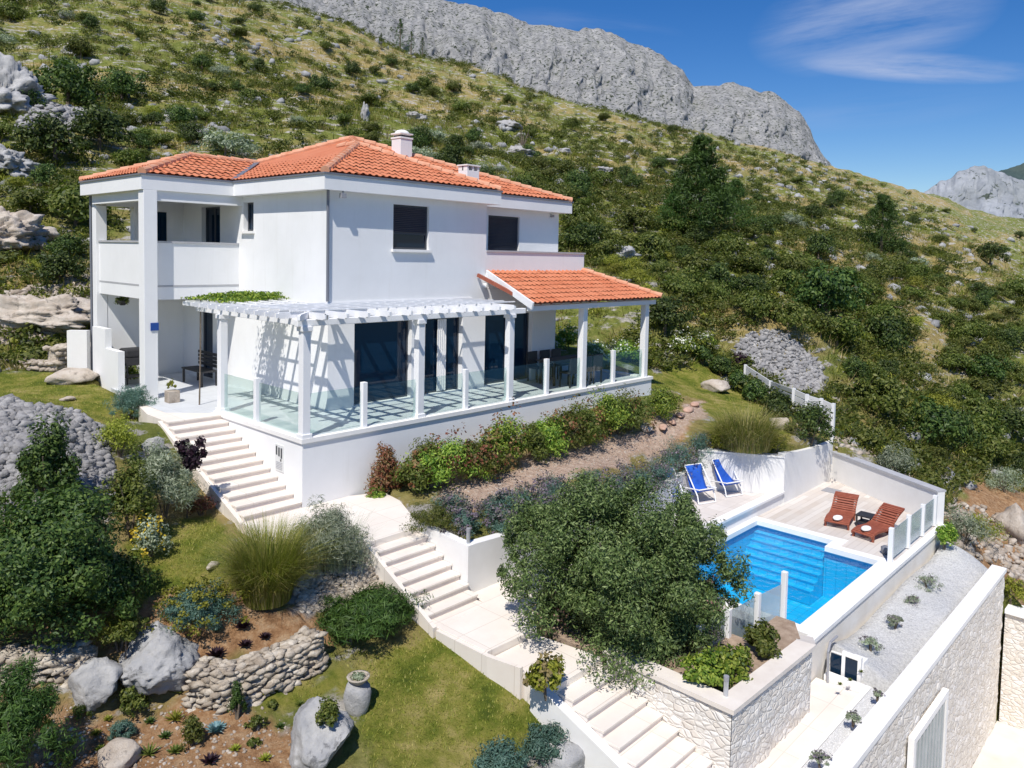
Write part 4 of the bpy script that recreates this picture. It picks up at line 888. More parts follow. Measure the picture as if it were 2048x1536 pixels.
o = MB().prism([(-6, -24), (12.59, -24), (12.59, -10.34), (1, -10.34)], -8, -7.05).build('driveway', simple('cream_driveway', (.60, .54, .47), (.74, .69, .62), 1.2, .9, .2, 20), None, (6, -14, -7.05)); tag(o, kind='structure')
# white fence behind the laurel hedge
wf = thing('white_board_fence', 'white board fence stepping down behind the laurel hedge', 'fence', (14, -4, -1.5))
fpt = []
for (ax, ay), (bx_, by_) in [((1586, 832), (1586, 776)), ((1612, 846), (1612, 788)), ((1640, 862), (1640, 796)), ((1664, 880), (1664, 806))]:
    g = G(ax, ay); 
    if g is not None: fpt.append((g, (ay-by_)/F*proj(g)[2]))
g2_, g3_ = G(1490, 765), G(1540, 800)
for g in (g2_, g3_): fpt.insert(0 if g is g2_ else 1, (g, .75))
for g, h in fpt: MB().box(g[0]-.05, g[1]-.05, g[2]-.4, g[0]+.05, g[1]+.05, g[2]+h).build('post', M['whitemetal'], wf)
for (g, h), (g2, h2) in zip(fpt[:-1], fpt[1:]):
    for k in range(4): f = .22+k*.22; mb = MB(); mb.bar(g+np.array([0, 0, h*f]), g2+np.array([0, 0, h2*f]), .03, h*.19); mb.build('board', M['whitemetal'], wf)
# ---------------------------------------------------------------- furniture
def frame_at(p, q):
    p, q = np.array(p, float), np.array(q, float); d = q[:2]-p[:2]; L_ = np.linalg.norm(d); d /= L_; s = np.array([-d[1], d[0]]); return p, d, s, L_
def lounger(p, q, w, lift, label, toward, flat=.45):
    """p foot end, q head end on deck; curved slatted lounger"""
    p, d, s, L_ = frame_at(p, q); t = thing('sun_lounger', label, 'sun lounger', p, 'reddish-brown slatted loungers')
    prof = [(0, .16), (.08, .21), (.2, .245), (flat, .215), (.6, .26), (.72, .38), (.84, .54), (1.0, lift)]
    def ev(u):
        for (a, za), (b, zb) in zip(prof[:-1], prof[1:]):
            if u <= b+1e-9: return za+(zb-za)*(u-a)/(b-a)
        return prof[-1][1]
    Pn = lambda u, o: Vector((*(p[:2]+d*u*L_+s*o), p[2]+ev(u)*.9))
    mb = MB(); ns = 24
    for i in range(ns):
        u = (i+.5)/ns; a = Pn(max(0, u-.4/ns), 0); b = Pn(min(1, u+.4/ns), 0); dd = (b-a)
        mb.bar(Pn(u, -w/2), Pn(u, w/2), L_/ns*.82, .022, tuple(Vector((*s, 0)).cross(dd)))
    mb.build('slats', M['redwood'], t)
    for sd in (-1, 1):
        mb = MB(); mb.tube([tuple(Pn(u/16, sd*w*.46)-Vector((0, 0, .03))) for u in range(17)], .022, 6); mb.build('side_rail', M['redwood'], t)
    for u, sd in ((.06, -1), (.06, 1), (.66, -1), (.66, 1)):
        a = Pn(u, sd*w*.46); MB().bar(a, (a.x, a.y, p[2]), .05, .05, (d[0], d[1], 0)).build('leg', M['redwood'], t)
    a = Pn(.9, 0); b = Pn(.62, 0); mb = MB(); mb.bar(Pn(.88, 0)-Vector((0, 0, .03)), (b.x, b.y, p[2]+.03), w*.7, .02); mb.build('back_prop', M['redwood'], t)
    return t, Pn, ev
lf = atz(1672, 1058, DZ); lh = atz(1703, 1012, DZ)
l1t, P1, _ = lounger(lf, lf+(lh-lf)/np.linalg.norm(lh-lf)*1.45, .60, .62, 'brown slatted lounger seen from its foot, left of the black table', None)
lf2 = atz(1722, 1080, DZ); lh2 = atz(1815, 1046, DZ)
l2t, P2, _ = lounger(lf2, lf2+(lh2-lf2)/np.linalg.norm(lh2-lf2)*1.5, .55, .66, 'brown slatted lounger seen side-on with raised back, right of the black table', None)
def towel(Pn, u, o, label):
    a = Pn(u, o); t = MB(); t.lathe((a.x, a.y, a.z+.015), [(.001, 0), (.10, .0), (.12, .03), (.105, .07), (.05, .10), (.001, .105)], 14); ob = t.build('folded_towel', M['towel'], None, (a.x, a.y, a.z+.015), smooth=True); ob.scale = (1.5, .95, .8)
    tag(ob, label, 'towel', 'rolled white towels')
towel(P1, .12, .0, 'rolled white towel at the foot of the left brown lounger'); towel(P2, .14, .0, 'rolled white towel at the foot of the side-on brown lounger')
tp = atz(1731, 1052, DZ); tb = thing('side_table', 'small black square table between the two brown loungers', 'table', tp)
MB().box(tp[0]-.2, tp[1]-.2, DZ+.27, tp[0]+.2, tp[1]+.2, DZ+.31).build('tabletop', M['black'], tb, bevel=.008)
for a in (-1, 1):
    for b in (-1, 1): MB().box(tp[0]+a*.17-.018, tp[1]+b*.17-.018, DZ, tp[0]+a*.17+.018, tp[1]+b*.17+.018, DZ+.27).build('leg', M['black'], tb)
MB().box(tp[0]-.16, tp[1]-.16, DZ+.1, tp[0]+.16, tp[1]+.16, DZ+.13).build('shelf', M['black'], tb)
def deckchair(px, py, rot, label, H=.92, w=.58):
    g = atz(px, py, BZ); t = thing('deck_chair', label, 'deck chair', g, 'blue canvas deck chairs')
    c, s_ = math.cos(rot), math.sin(rot)
    # local: x right, y forward (towards the sitter's feet), z up
    W = lambda x, y, z: (g[0]+c*x-s_*y, g[1]+s_*x+c*y, g[2]+z)
    for sd in (-1, 1):
        x = sd*w/2
        MB().tube([W(x, .34, .02), W(x, .28, .22), W(x, -.30, H*.98)], .018, 8).build('back_rail', M['whitemetal'], t)
        MB().tube([W(x, -.42, .02), W(x, -.30, .30), W(x, .34, .40)], .018, 8).build('seat_rail', M['whitemetal'], t)
    for yy, zz in ((.34, .02), (-.42, .02), (-.30, H*.98), (.34, .40)): MB().tube([W(-w/2, yy, zz), W(w/2, yy, zz)], .019).build('cross_bar', M['whitemetal'], t)
    V = []; pts = [(-.29, H*.97), (-.22, H*.72), (-.14, .50), (-.05, .34), (.06, .27), (.18, .28), (.33, .39)]
    k = 6; V = [W(-w/2*.93+w*.93*i/k, y, z-.0*math.sin(math.pi*i/k)) for y, z in pts for i in range(k+1)]
    Fq = [(j*(k+1)+i, j*(k+1)+i+1, (j+1)*(k+1)+i+1, (j+1)*(k+1)+i) for j in range(len(pts)-1) for i in range(k)]
    mb = MB(); mb.add(V, Fq); o = mb.build('canvas', M['blue_cloth'], t, smooth=True); so = o.modifiers.new('t', 'SOLIDIFY'); so.thickness = .008
# chairs face the pool (-y, towards the camera)
deckchair(1452, 986, math.radians(160), 'blue deck chair nearest the white wall, farthest to the right')
deckchair(1398, 1000, math.radians(160), 'blue deck chair in the middle of the row by the pool')
deckchair(1340, 1010, math.radians(160), 'blue deck chair half hidden behind the olive tree')
dm = atz(1663, 982, DZ); o = MB().box(dm[0]-.22, dm[1]-.22, DZ+.006, dm[0]+.22, dm[1]+.22, DZ+.02).build('shower_drain', M['silver_paint'], None, dm); tag(o, 'square grey shower drain in the corner of the pool deck', 'drain')
sh = thing('wall_shower', 'small grey outdoor shower tap on the pool wall corner', 'shower', (15.3, -5.1, -2.2)); MB().tube([(15.2, -5.06, -1.9), (15.2, -5.12, -1.9), (15.2, -5.12, -2.3)], .025).build('pipe', M['steel'], sh)
pot_ = atz(1770, 1108, DZ); o = MB().lathe((pot_[0], pot_[1], DZ), [(.06, 0), (.09, .05), (.10, .16), (.04, .2)], 12).build('pool_lamp', M['gutter'], None, (pot_[0], pot_[1], DZ), smooth=True); tag(o, 'small dark grey lantern standing by the first fence post at the pool corner', 'lantern')
# dining set under the porch roof
dt = thing('dining_table', 'dark dining table on the terrace under the tiled porch roof', 'table', (9.9, 1.25, .0)); MB().box(9.0, .9, .70, 10.8, 1.65, .75).build('tabletop', M['black'], dt)
for a in (9.1, 10.7):
    for b in (1.0, 1.55): MB().box(a-.03, b-.03, .001, a+.03, b+.03, .7).build('leg', M['black'], dt)
def wchair(x, y, sy, label):
    t = thing('dining_chair', label, 'chair', (x, y, 0), 'dark dining chairs on the terrace'); MB().box(x-.22, y-.22, .41, x+.22, y+.22, .46).build('seat', M['black'], t, bevel=.01); yb = y+sy*.2; MB().box(x-.22, yb-.02, .46, x+.22, yb+.02, .92).build('backrest', M['black'], t, bevel=.01)
    for a in (-1, 1):
        for b in (-1, 1): MB().box(x+a*.19-.016, y+b*.19-.016, .001, x+a*.19+.016, y+b*.19+.016, .41).build('leg', M['black'], t)
for i, (x, nm) in enumerate([(9.35, 'left'), (9.95, 'middle'), (10.5, 'right')]):
    wchair(x, .62, -1, f'dark dining chair on the glass side of the table, {nm} of three'); wchair(x, 1.93, 1, f'dark dining chair on the house side of the table, {nm} of three')
# patio bench, grill, baskets
bn_ = atx(372, 726, 1.3); bx0 = 1.1; by0 = 7.6
be = thing('garden_bench', 'black slatted bench against the shaded wall beside the entrance', 'bench', (1.45, 8.0, 0))
MB().box(1.2, 7.3, .40, 1.68, 8.6, .44).build('seat', M['black'], be)
mb = MB()
for k in range(4): mb.box(1.69, 7.3, .5+k*.11, 1.72, 8.6, .58+k*.11)
mb.build('backrest', M['black'], be)
for a in (1.24, 1.66):
    for b in (7.36, 8.54): MB().box(a-.025, b-.025, .001, a+.025, b+.025, .40).build('leg', M['black'], be)
gp = (.15, 9.2); gr = thing('barbecue_grill', 'black barbecue grill standing at the back of the covered patio', 'grill', (*gp, 0))
MB().box(gp[0]-.35, gp[1]-.25, .55, gp[0]+.35, gp[1]+.25, .78).build('firebox', M['black'], gr, bevel=.02); MB().box(gp[0]-.37, gp[1]-.27, .78, gp[0]+.37, gp[1]+.27, 1.02).build('lid', M['black'], gr, bevel=.06)
for a in (-.3, .3):
    for b in (-.2, .2): MB().box(gp[0]+a-.02, gp[1]+b-.02, .001, gp[0]+a+.02, gp[1]+b+.02, .55).build('leg', M['black'], gr)
MB().box(gp[0]-.33, gp[1]-.23, .2, gp[0]+.33, gp[1]+.23, .23).build('shelf', M['black'], gr)
# low wall left of the patio
wl = thing('stepped_garden_wall', 'white stepped garden wall in front of the covered patio', 'wall', (-.9, 8.5, 0))
sA = atz(212, 720, .35); 
mb = MB(); mb.box(-.62, 8.35, -.6, -.45, 10.3, 1.05); mb.box(-.62, 9.3, 1.05, -.45, 10.3, 1.6); mb.build('wall', M['plaster'], wl)
wl2 = MB(); a = atz(160, 700, .5); b = atz(208, 742, .3); d_ = np.array([a[0]-b[0], a[1]-b[1]]); d_ /= np.linalg.norm(d_); nn = np.array([-d_[1], d_[0]])*.2; A2, B2 = np.array(a[:2]), np.array(b[:2])
B2 = np.array([-.55, 10.7]); A2 = B2+np.array([-.4, .4]); d_ = (A2-B2)/np.linalg.norm(A2-B2); nn = np.array([-d_[1], d_[0]])*.2
wl2.prism([tuple(B2), tuple(A2), tuple(A2+nn), tuple(B2+nn)], -.2, 1.45); o = wl2.build('white_wing_wall', M['plaster2'], None, (*B2, .2)); tag(o, 'short white wing wall holding back the rocks left of the patio', 'wall')
# ================================================================ PLANTS AND ROCKS
def rnd(n): v = rng.normal(size=(n, 3)); return v/np.linalg.norm(v, axis=1)[:, None]
def leafquads(Pn, out, l, w, spread=.9):
    n = len(Pn); nr = out+rnd(n)*spread; nr /= np.linalg.norm(nr, axis=1)[:, None]
    a = np.cross(nr, rnd(n)); a /= np.linalg.norm(a, axis=1)[:, None]; b = np.cross(nr, a)
    s = rng.uniform(.6, 1.35, (n, 1)); a = a*l*s/2; b = b*w*s/2
    V = np.stack([Pn-a, Pn+b*1., Pn+a, Pn-b*1.], 1).reshape(-1, 3); return V, np.arange(4*n).reshape(n, 4)
def crownpts(n, R, K=26, cr=.3, shell=.72, flat=0., cone=0., lobes=.25):
    """leaf positions (base at z=0) gathered in clumps spread through an uneven ellipsoid"""
    R = np.array(R, float); d = rnd(K); d[:, 2] = np.abs(d[:, 2])*1.5-.62
    rad = shell*rng.uniform(.55, 1.12, (K, 1))*(1+lobes*rng.uniform(-1, 1, (K, 1))); c = d*rad
    inner = rnd(max(3, K//4))*rng.uniform(.05, .5, (max(3, K//4), 1)); c = np.concatenate([c, inner])
    k = rng.integers(0, len(c), n); sz = cr*rng.uniform(.55, 1.3, len(c))
    q = rnd(n)*(rng.uniform(0, 1, (n, 1))**.42)*sz[k][:, None]; p = c[k]+q
    if cone: p[:, :2] *= np.clip(1.15-cone*(p[:, 2:3]+1)/2, .08, 2)
    out = p/np.maximum(np.linalg.norm(p, axis=1)[:, None], 1e-3)*.7+q/np.maximum(sz[k][:, None], 1e-3)*.8; out[:, 2] += .25
    p = p*R; p[:, 2] += R[2]*.82; p[:, 2] = np.abs(p[:, 2]); return p, out
def addf(a, b):
    if a is None: return b
    return np.concatenate([a[0], b[0]]), np.concatenate([a[1], b[1]+len(a[0])])
def foliage(n, R, l, w, **k):
    p, o = crownpts(n, R, **k); return leafquads(p, o, l, w)
def blades(n, c, spread, h, wd, bend=.6, seg=3, upright=.75):
    """arching grass blades"""
    az = rng.uniform(0, 2*np.pi, n); r = spread*np.sqrt(rng.uniform(0, 1, n)); base = np.stack([np.cos(az)*r, np.sin(az)*r, np.zeros(n)], 1)+np.array(c)
    az2 = az+rng.normal(0, .5, n); dh = np.stack([np.cos(az2), np.sin(az2)], 1); H = h*rng.uniform(.4, 1.1, n); lean = bend*rng.uniform(.3, 1.2, n)*(.35+.9*r/max(spread, 1e-6) if spread > 0 else 1.)
    sd = np.stack([-dh[:, 1], dh[:, 0], np.zeros(n)], 1)*wd/2; V = []; 
    for j in range(seg+1):
        t = j/seg; x = lean*t*t; p = base.copy(); p[:, :2] += dh*(H*x)[:, None]; p[:, 2] += H*(t*upright+ (1-upright)*t - lean*.45*t**3)
        ww = (1-t)**.7+.06; V += [p-sd*ww, p+sd*ww]
    V = np.stack(V, 1); m = 2*(seg+1); idx = np.arange(n)[:, None]*m; F_ = np.concatenate([idx+np.array([[2*j, 2*j+1, 2*j+3, 2*j+2]]) for j in range(seg)])
    return V.reshape(-1, 3), F_
def stems(mb, g, R, n=4, r=.02):
    for i in range(n):
        a = random.uniform(0, 6.28); e = Vector((math.cos(a)*R[0]*.5, math.sin(a)*R[1]*.5, R[2]*1.1)); p = Vector(g)
        m = p+e*.5+Vector((0, 0, R[2]*.15)); mb.tube([p+Vector((0, 0, -.1)), m, p+e], [r, r*.7, r*.35], 6)
def shrub(name, label, cat, px, py, wpx, hpx, mat, n=2600, l=.07, w=.03, extra=None, group=None, g=None, K=24, cr=.34, r=.018, nst=4, cone=0., depthy=1., zoff=0.):
    g = G(px, py) if g is None else np.array(g, float); dep = proj(g)[2]; rx = wpx/2/F*dep*1.06; rz = hpx/F*dep*.58
    g = g+np.array([0, 0, zoff])
    t = thing(name, label, cat, g, group); V, Fq = foliage(n, (rx, rx*depthy, rz), l, w, K=K, cr=cr, cone=cone); npmesh('foliage', V+g, Fq, L[mat], t)
    mb = MB(); stems(mb, g, (rx, rx, rz), nst, r); mb.build('stem', M['bark'], t)
    if extra:
        em, en, el, ename = extra; p, o = crownpts(en, (rx*1.02, rx*1.02*depthy, rz*1.04), K=K, cr=cr*.8, shell=.9); p[:, 2] += .02
        V, Fq = leafquads(p, o, el, el*.8); npmesh(ename, V+g, Fq, L[em], t)
    return t
def grassclump(name, label, px, py, wpx, hpx, mats, n=900, wd=.014, bend=.7, g=None, cat='grass clump', group=None, plume=None):
    g = G(px, py) if g is None else np.array(g, float); dep = proj(g)[2]; sp = wpx/F*dep*.3; h = hpx/F*dep*.92; t = thing(name, label, cat, g, group)
    for m_, fr, nm in mats: V, Fq = blades(int(n*fr), g, sp, h, wd, bend); npmesh(nm, V, Fq, L[m_], t)
    return t
def rosette(name, label, px, py, wpx, mat, n=34, g=None, group=None, cat='agave', up=.8, wd=.16):
    g = G(px, py) if g is None else np.array(g, float); dep = proj(g)[2]; r = wpx/2/F*dep; mb = MB()
    for i in range(n):
        a = i*2.39996; e = .25+1.1*(i/n)*up; d = Vector((math.cos(a)*math.cos(e), math.sin(a)*math.cos(e), math.sin(e))); s = Vector((-math.sin(a), math.cos(a), 0))*r*wd
        ln = r*(1.05-.35*i/n); p = Vector(g); u = Vector((0, 0, 1))
        mb.add([p-s*.7, p+s*.7, p+d*ln*.5+s+u*r*.03, p+d*ln+u*r*.05, p+d*ln*.5-s+u*r*.03, p+d*ln*.5-u*r*.05], [(0, 1, 2, 5), (0, 5, 4), (5, 2, 3), (5, 3, 4)])
    o = mb.build(name, L[mat] if mat in L else M[mat], None, g); return tag(o, label, cat, group)
def rockV(sub, R, seed, rough=.22, cuts=9):
    bm = bmesh.new(); bmesh.ops.create_icosphere(bm, subdivisions=sub, radius=1); V = np.array([v.co[:] for v in bm.verts]); Fq = np.array([[v.index for v in f.verts] for f in bm.faces]); bm.free()
    r2 = np.random.default_rng(seed)
    for _ in range(cuts):
        nn = r2.normal(size=3); nn /= np.linalg.norm(nn); dd = r2.uniform(.55, .85); k = V@nn; V = V-np.maximum(k-dd, 0)[:, None]*nn*.9
    for i in range(len(V)):
        v = Vector(V[i]*1.7+seed*3.1); V[i] *= 1+rough*(mnoise.noise(v)+.5*mnoise.noise(v*2.7)+.32*mnoise.noise(v*6.5)+.2*mnoise.noise(v*14))
    return V*np.array(R), Fq
rs = [0]
def boulder(label, px, py, wpx, hpx, mat='rock', cat='boulder', sub=4, name='boulder', g=None, sink=.35, rot=None, dx=1.0, group=None, rough=.22):
    rs[0] += 1; g = G(px, py) if g is None else np.array(g, float); dep = proj(g)[2]; rx = wpx/2/F*dep; rz = hpx/F*dep*.62
    V, Fq = rockV(sub, (rx, rx*dx, rz), rs[0]+10, rough); a = rs[0]*1.3 if rot is None else rot; ca_, sa_ = math.cos(a), math.sin(a)
    V = np.stack([V[:, 0]*ca_-V[:, 1]*sa_, V[:, 0]*sa_+V[:, 1]*ca_, V[:, 2]+rz*(1-sink)*.9], 1); o = npmesh(name, V+g, Fq, M[mat], None, g, smooth=False); return tag(o, label, cat, group)
L['yblade'] = leafmat('yellow_green_blades', [(.16, .19, .03), (.27, .30, .05), (.38, .38, .09), (.46, .43, .14)])
# --- stones in bulk (uncountable)
def angular(seed):
    V, Fq = rockV(1, (1, 1, 1), seed, .12, 0); r2 = np.random.default_rng(seed)
    for _ in range(9):
        nn = r2.normal(size=3); nn /= np.linalg.norm(nn); dd = r2.uniform(.38, .72); k = V@nn; V = V-np.maximum(k-dd, 0)[:, None]*nn
    return V*np.array([1.25, 1.0, .8])*1.2, Fq
RP = [angular(100+i) for i in range(12)]
def stones(name, pts, size, mat, label, cat, tilt=True, parent=None):
    Vs = []; Fs = []; n0 = 0
    for p, s in zip(pts, size):
        V, Fq = RP[rng.integers(0, 12)]; a = rng.uniform(0, 6.28); b = rng.uniform(-.6, .6); R = np.array(Matrix.Rotation(a, 3, 'Z') @ Matrix.Rotation(b, 3, 'X')); V = (V*s)@R.T+p; Vs.append(V); Fs.append(Fq+n0); n0 += len(V)
    o = npmesh(name, np.concatenate(Vs), np.concatenate(Fs), M[mat], parent)
    if parent is None: tag(o, label, cat, kind='stuff')
    return o
def polypts(poly, n):
    x0, x1 = min(p[0] for p in poly), max(p[0] for p in poly); y0, y1 = min(p[1] for p in poly), max(p[1] for p in poly); o = []
    while sum(map(len, o)) < n:
        q = rng.uniform((x0, y0), (x1, y1), (n*2, 2)); o.append(q[inpoly(q[:, 0], q[:, 1], poly)])
    return np.concatenate(o)[:n]
def onground(xy, dz=0.): return np.stack([xy[:, 0], xy[:, 1], gz(xy[:, 0], xy[:, 1])+dz], 1)
pl = pg((-80, 815), (50, 812), (150, 825), (205, 860), (225, 930), (222, 1000), (150, 1040), (-80, 1040)); q = polypts(pl, 5200); q = onground(q, rng.uniform(-.03, .06, 5200)); stones('stone_mound', q, np.clip(rng.lognormal(-2.75, .42, 5200), .025, .17), 'rubble', 'broad mound of loose grey stones left of the stairs', 'stones')
pl = pg((1462, 700), (1490, 670), (1540, 662), (1600, 690), (1640, 730), (1650, 775), (1600, 800), (1540, 760)); q = polypts(pl, 2600); q = onground(q, rng.uniform(-.05, .08, 2600)); stones('gravel_heap', q, np.clip(rng.lognormal(-2.5, .4, 2600), .03, .22), 'rubble', 'heap of grey gravel beyond the laurel hedge', 'stones')
pl = pg((30, 262), (60, 240), (110, 225), (170, 228), (215, 248), (150, 275), (80, 285)); q = polypts(pl, 1200); stones('rubble_heap', onground(q, rng.uniform(0, .5, 1200)), rng.uniform(.12, .3, 1200), 'rubble', 'low heap of grey rubble high on the left slope', 'stones')
pl = pg((585, 1170), (640, 1120), (720, 1075), (748, 1095), (790, 1140), (780, 1180), (700, 1215), (600, 1225)); q = polypts(pl, 1500); stones('pale_rubble_bed', onground(q, rng.uniform(-.02, .05, 1500)), rng.uniform(.03, .075, 1500), 'drystone', 'bed of pale broken stones under the grey bush beside the steps', 'stones')
pl = pg((60, 690), (190, 650), (200, 560), (140, 560), (0, 600), (-60, 700)); q = polypts(pl, 700); stones('rocky_bank', onground(q, rng.uniform(-.03, .15, 700)), rng.uniform(.07, .25, 700), 'rockwarm', 'bank of loose pinkish rocks behind the upper lawn', 'stones')
pl = pg((1880, 990), (1960, 1010), (2048, 1060), (2048, 1180), (2000, 1130), (1900, 1090)); q = polypts(pl, 700); stones('broken_stone_slope', onground(q, rng.uniform(-.03, .1, 700)), rng.uniform(.05, .18, 700), 'rockwarm', 'slope of broken cream stones right of the pool', 'stones')
pl = pg((1655, 880), (1680, 875), (1880, 985), (1870, 1000)); q = polypts(pl, 260); stones('wall_backfill', onground(q, .0), rng.uniform(.05, .14, 260), 'rockwarm', 'strip of broken stones along the back of the far pool wall', 'stones')
for spts, nm, lab in [(SOILS[0], 'soil_pebbles', 'small pale stones strewn over the bare soil at the bottom left'), (SOILS[2], 'path_pebbles', 'pinkish pebbles on the path below the terrace shrubs')]:
    q = polypts(spts, 620); stones(nm, onground(q, .0), rng.uniform(.008, .035, 1100), 'rockwarm', lab, 'pebbles')
# --- dry stone walls: individual stones stacked, one wall each
def drywall(label, pxs, h, th=.35, mat='drystone', s0=.09, thin=.10):
    """pxs: foot line pixels"""
    base = [G(*p) for p in pxs]; Ls = []; t = thing('dry_stone_wall', label, 'wall', base[0]); Vs = []; Fs = []; n0 = 0
    for a, b in zip(base[:-1], base[1:]):
        d = b-a; Ln = np.linalg.norm(d[:2]); dn = d[:2]/Ln; nn = np.array([-dn[1], dn[0]])
        if nn@_f[:2] < 0: nn = -nn
        rows = int(h/(s0*1.25)); colsn = int(Ln/(s0*1.6))+1
        for r in range(rows+1):
            for c in range(colsn):
                u = (c+.5*(r % 2)+rng.uniform(-.3, .3))/colsn; p = a+d*u; zz = p[2]-.05+r*s0*1.25+rng.uniform(-.02, .02)
                for dep_ in ([0] if r < rows else [0, .33, .66, 1, 1.1]):
                    off = nn*(th*dep_+rng.uniform(-.03, .03)+r*.012); s = s0*rng.uniform(.55, 1.45); V, Fq = RP[rng.integers(0, 12)]; R = np.array(Matrix.Rotation(math.atan2(dn[1], dn[0])+rng.uniform(-.3, .3), 3, 'Z') @ Matrix.Rotation(rng.uniform(-.3, .3), 3, 'X'))
                    V = (V*np.array([s*1.25, s, s*.95]))@R.T+np.array([p[0]+off[0], p[1]+off[1], zz]); Vs.append(V); Fs.append(Fq+n0); n0 += len(V)
        core = MB(); q0, q1 = a[:2]+nn*.07, b[:2]+nn*.07; core.prism([tuple(q0), tuple(q1), tuple(q1+nn*th), tuple(q0+nn*th)], [a[2]-.4, b[2]-.4, b[2]-.4, a[2]-.4], [a[2]+h*.82, b[2]+h*.82, b[2]+h*.82, a[2]+h*.82]); core.build('core', M['drystone'], t)
    npmesh('facing_stones', np.concatenate(Vs), np.concatenate(Fs), M[mat], t); return t
drywall('curved dry stone wall holding up the reddish soil bed with purple plants', [(372, 1412), (440, 1425), (520, 1400), (590, 1372), (640, 1345), (655, 1325)], .56, .3, s0=.062)
drywall('low dry stone wall of cream stones at the left edge of the garden', [(-20, 1372), (60, 1368), (150, 1360), (185, 1365)], .42, .3, s0=.075)
drywall('broken dry stone wall beside the white wing wall above the lawn', [(120, 742), (150, 735), (182, 738)], .75, .4, s0=.11)
drywall('short dry stone wall of orange stones behind the upper lawn', [(0, 735), (60, 742), (110, 745)], .35, .3, 'rockwarm', .11)
# --- boulders
boulder('big grey boulder standing at the end of the curved dry stone wall', 318, 1345, 160, 92, sub=5, rough=.2)
boulder('grey boulder with a dark cleft below the small bushy tree', 190, 1395, 105, 72, sub=4)
boulder('large rounded grey boulder at the edge of the lower lawn', 640, 1505, 150, 112, sub=5, rough=.13)
boulder('white rock lying on the bare soil at the bottom left', 240, 1525, 85, 40, 'rockwarm', sub=3, cat='rock', name='rock')
boulder('pale rock beside the steps under the grey bush', 308, 900, 44, 28, 'rock', sub=3, cat='rock', name='rock')
boulder('grey rock half buried at the bottom of the lawn by the parapet', 1130, 1530, 110, 55, 'rock', sub=3, cat='rock', name='rock')
boulder('flat white stone slab lying in the left lawn', 425, 1135, 52, 12, 'rockwarm', sub=2, cat='stone', name='stepping_stone', dx=.35, rot=.6)
boulder('small flat white stone in the upper left lawn', 135, 800, 34, 8, 'rockwarm', sub=2, cat='stone', name='stepping_stone')
boulder('white ledge rock at the back edge of the upper lawn', 140, 762, 95, 28, 'rockwarm', sub=3, cat='rock', name='rock')
boulder('low pale rock at the right end of the upper lawn ledge', 195, 755, 55, 24, 'rockwarm', sub=3, cat='rock', name='rock')
boulder('huge pale limestone outcrop at the left edge of the slope', 0, 222, 170, 100, 'rock', sub=5, rough=.6, sink=.55)
boulder('white limestone boulder at the left edge above the terraces', 5, 490, 150, 72, 'rockwarm', sub=5, rough=.5, sink=.5)
boulder('long pinkish rock ledge above the upper lawn', 70, 655, 240, 66, 'rockwarm', sub=5, rough=.4, dx=.5, rot=-.75)
boulder('pinkish boulder beside the left end of the covered patio', 165, 640, 110, 50, 'rockwarm', sub=4, rough=.35)
boulder('grey-white outcrop at the far left below the big dark shrubs', 5, 345, 110, 52, 'rock', sub=5, rough=.55, sink=.55)
boulder('small white boulder between shrubs left of the villa', 92, 478, 55, 26, 'rockwarm', sub=3)
boulder('pale pink boulder at the edge of the lawn by the hedge', 1432, 782, 62, 26, 'rockwarm', sub=3, cat='rock', name='rock')
boulder('pale rock under the laurel hedge near the pool wall', 1555, 856, 44, 28, 'rockwarm', sub=3, cat='rock', name='rock')
boulder('flat pale rock on the gravel path beside the terrace shrubs', 1292, 862, 34, 12, 'rockwarm', sub=2, cat='stone', name='stepping_stone')
boulder('pale rock outcrop on the slope to the right of the porch', 1235, 525, 90, 34, 'rock', sub=4, rough=.35)
boulder('pointed cream rock on the slope at the right edge', 2030, 1075, 70, 70, 'rockwarm', sub=3)
for i, (px, py, w_, h_, lab) in enumerate([(150, 108, 70, 26, 'pale rock patch near the top left of the slope'), (350, 245, 90, 34, 'grey rock slab in the slope above the left roof'), (835, 240, 60, 26, 'white rock just above the round chimney'), (1020, 255, 70, 30, 'flat white rock on the dry grass slope'), (1040, 310, 80, 28, 'white rock below the dead shrub on the slope'), (1330, 325, 70, 16, 'long white rock ledge left of the tall pine'), (730, 240, 26, 60, 'narrow white rock ridge running down to the chimney'), (1125, 305, 40, 20, 'small white rock right of the dead shrub'), (1210, 345, 60, 20, 'pale slab above the right wing of the roof')]): boulder(lab, px, py, w_*.8, h_*.62, 'rubble', sub=4, cat='rock', name='rock', rough=.5, sink=.6)
# reddish stepping stones
for i, (px, py) in enumerate([(1390, 812), (1376, 822), (1360, 834), (1344, 846), (1326, 858)]):
    o = boulder('reddish stone slab on the garden path below the terrace end', px, py, 42, 9, 'rockwarm', sub=2, cat='stone', name='stepping_stone', dx=.5, rot=.2+i*.1, group='reddish stepping stones'); o.data.materials.clear(); o.data.materials.append(M.setdefault('redstone', simple('reddish_stone', (.42, .25, .18), (.58, .40, .31), 6, .9, .4, 20)))
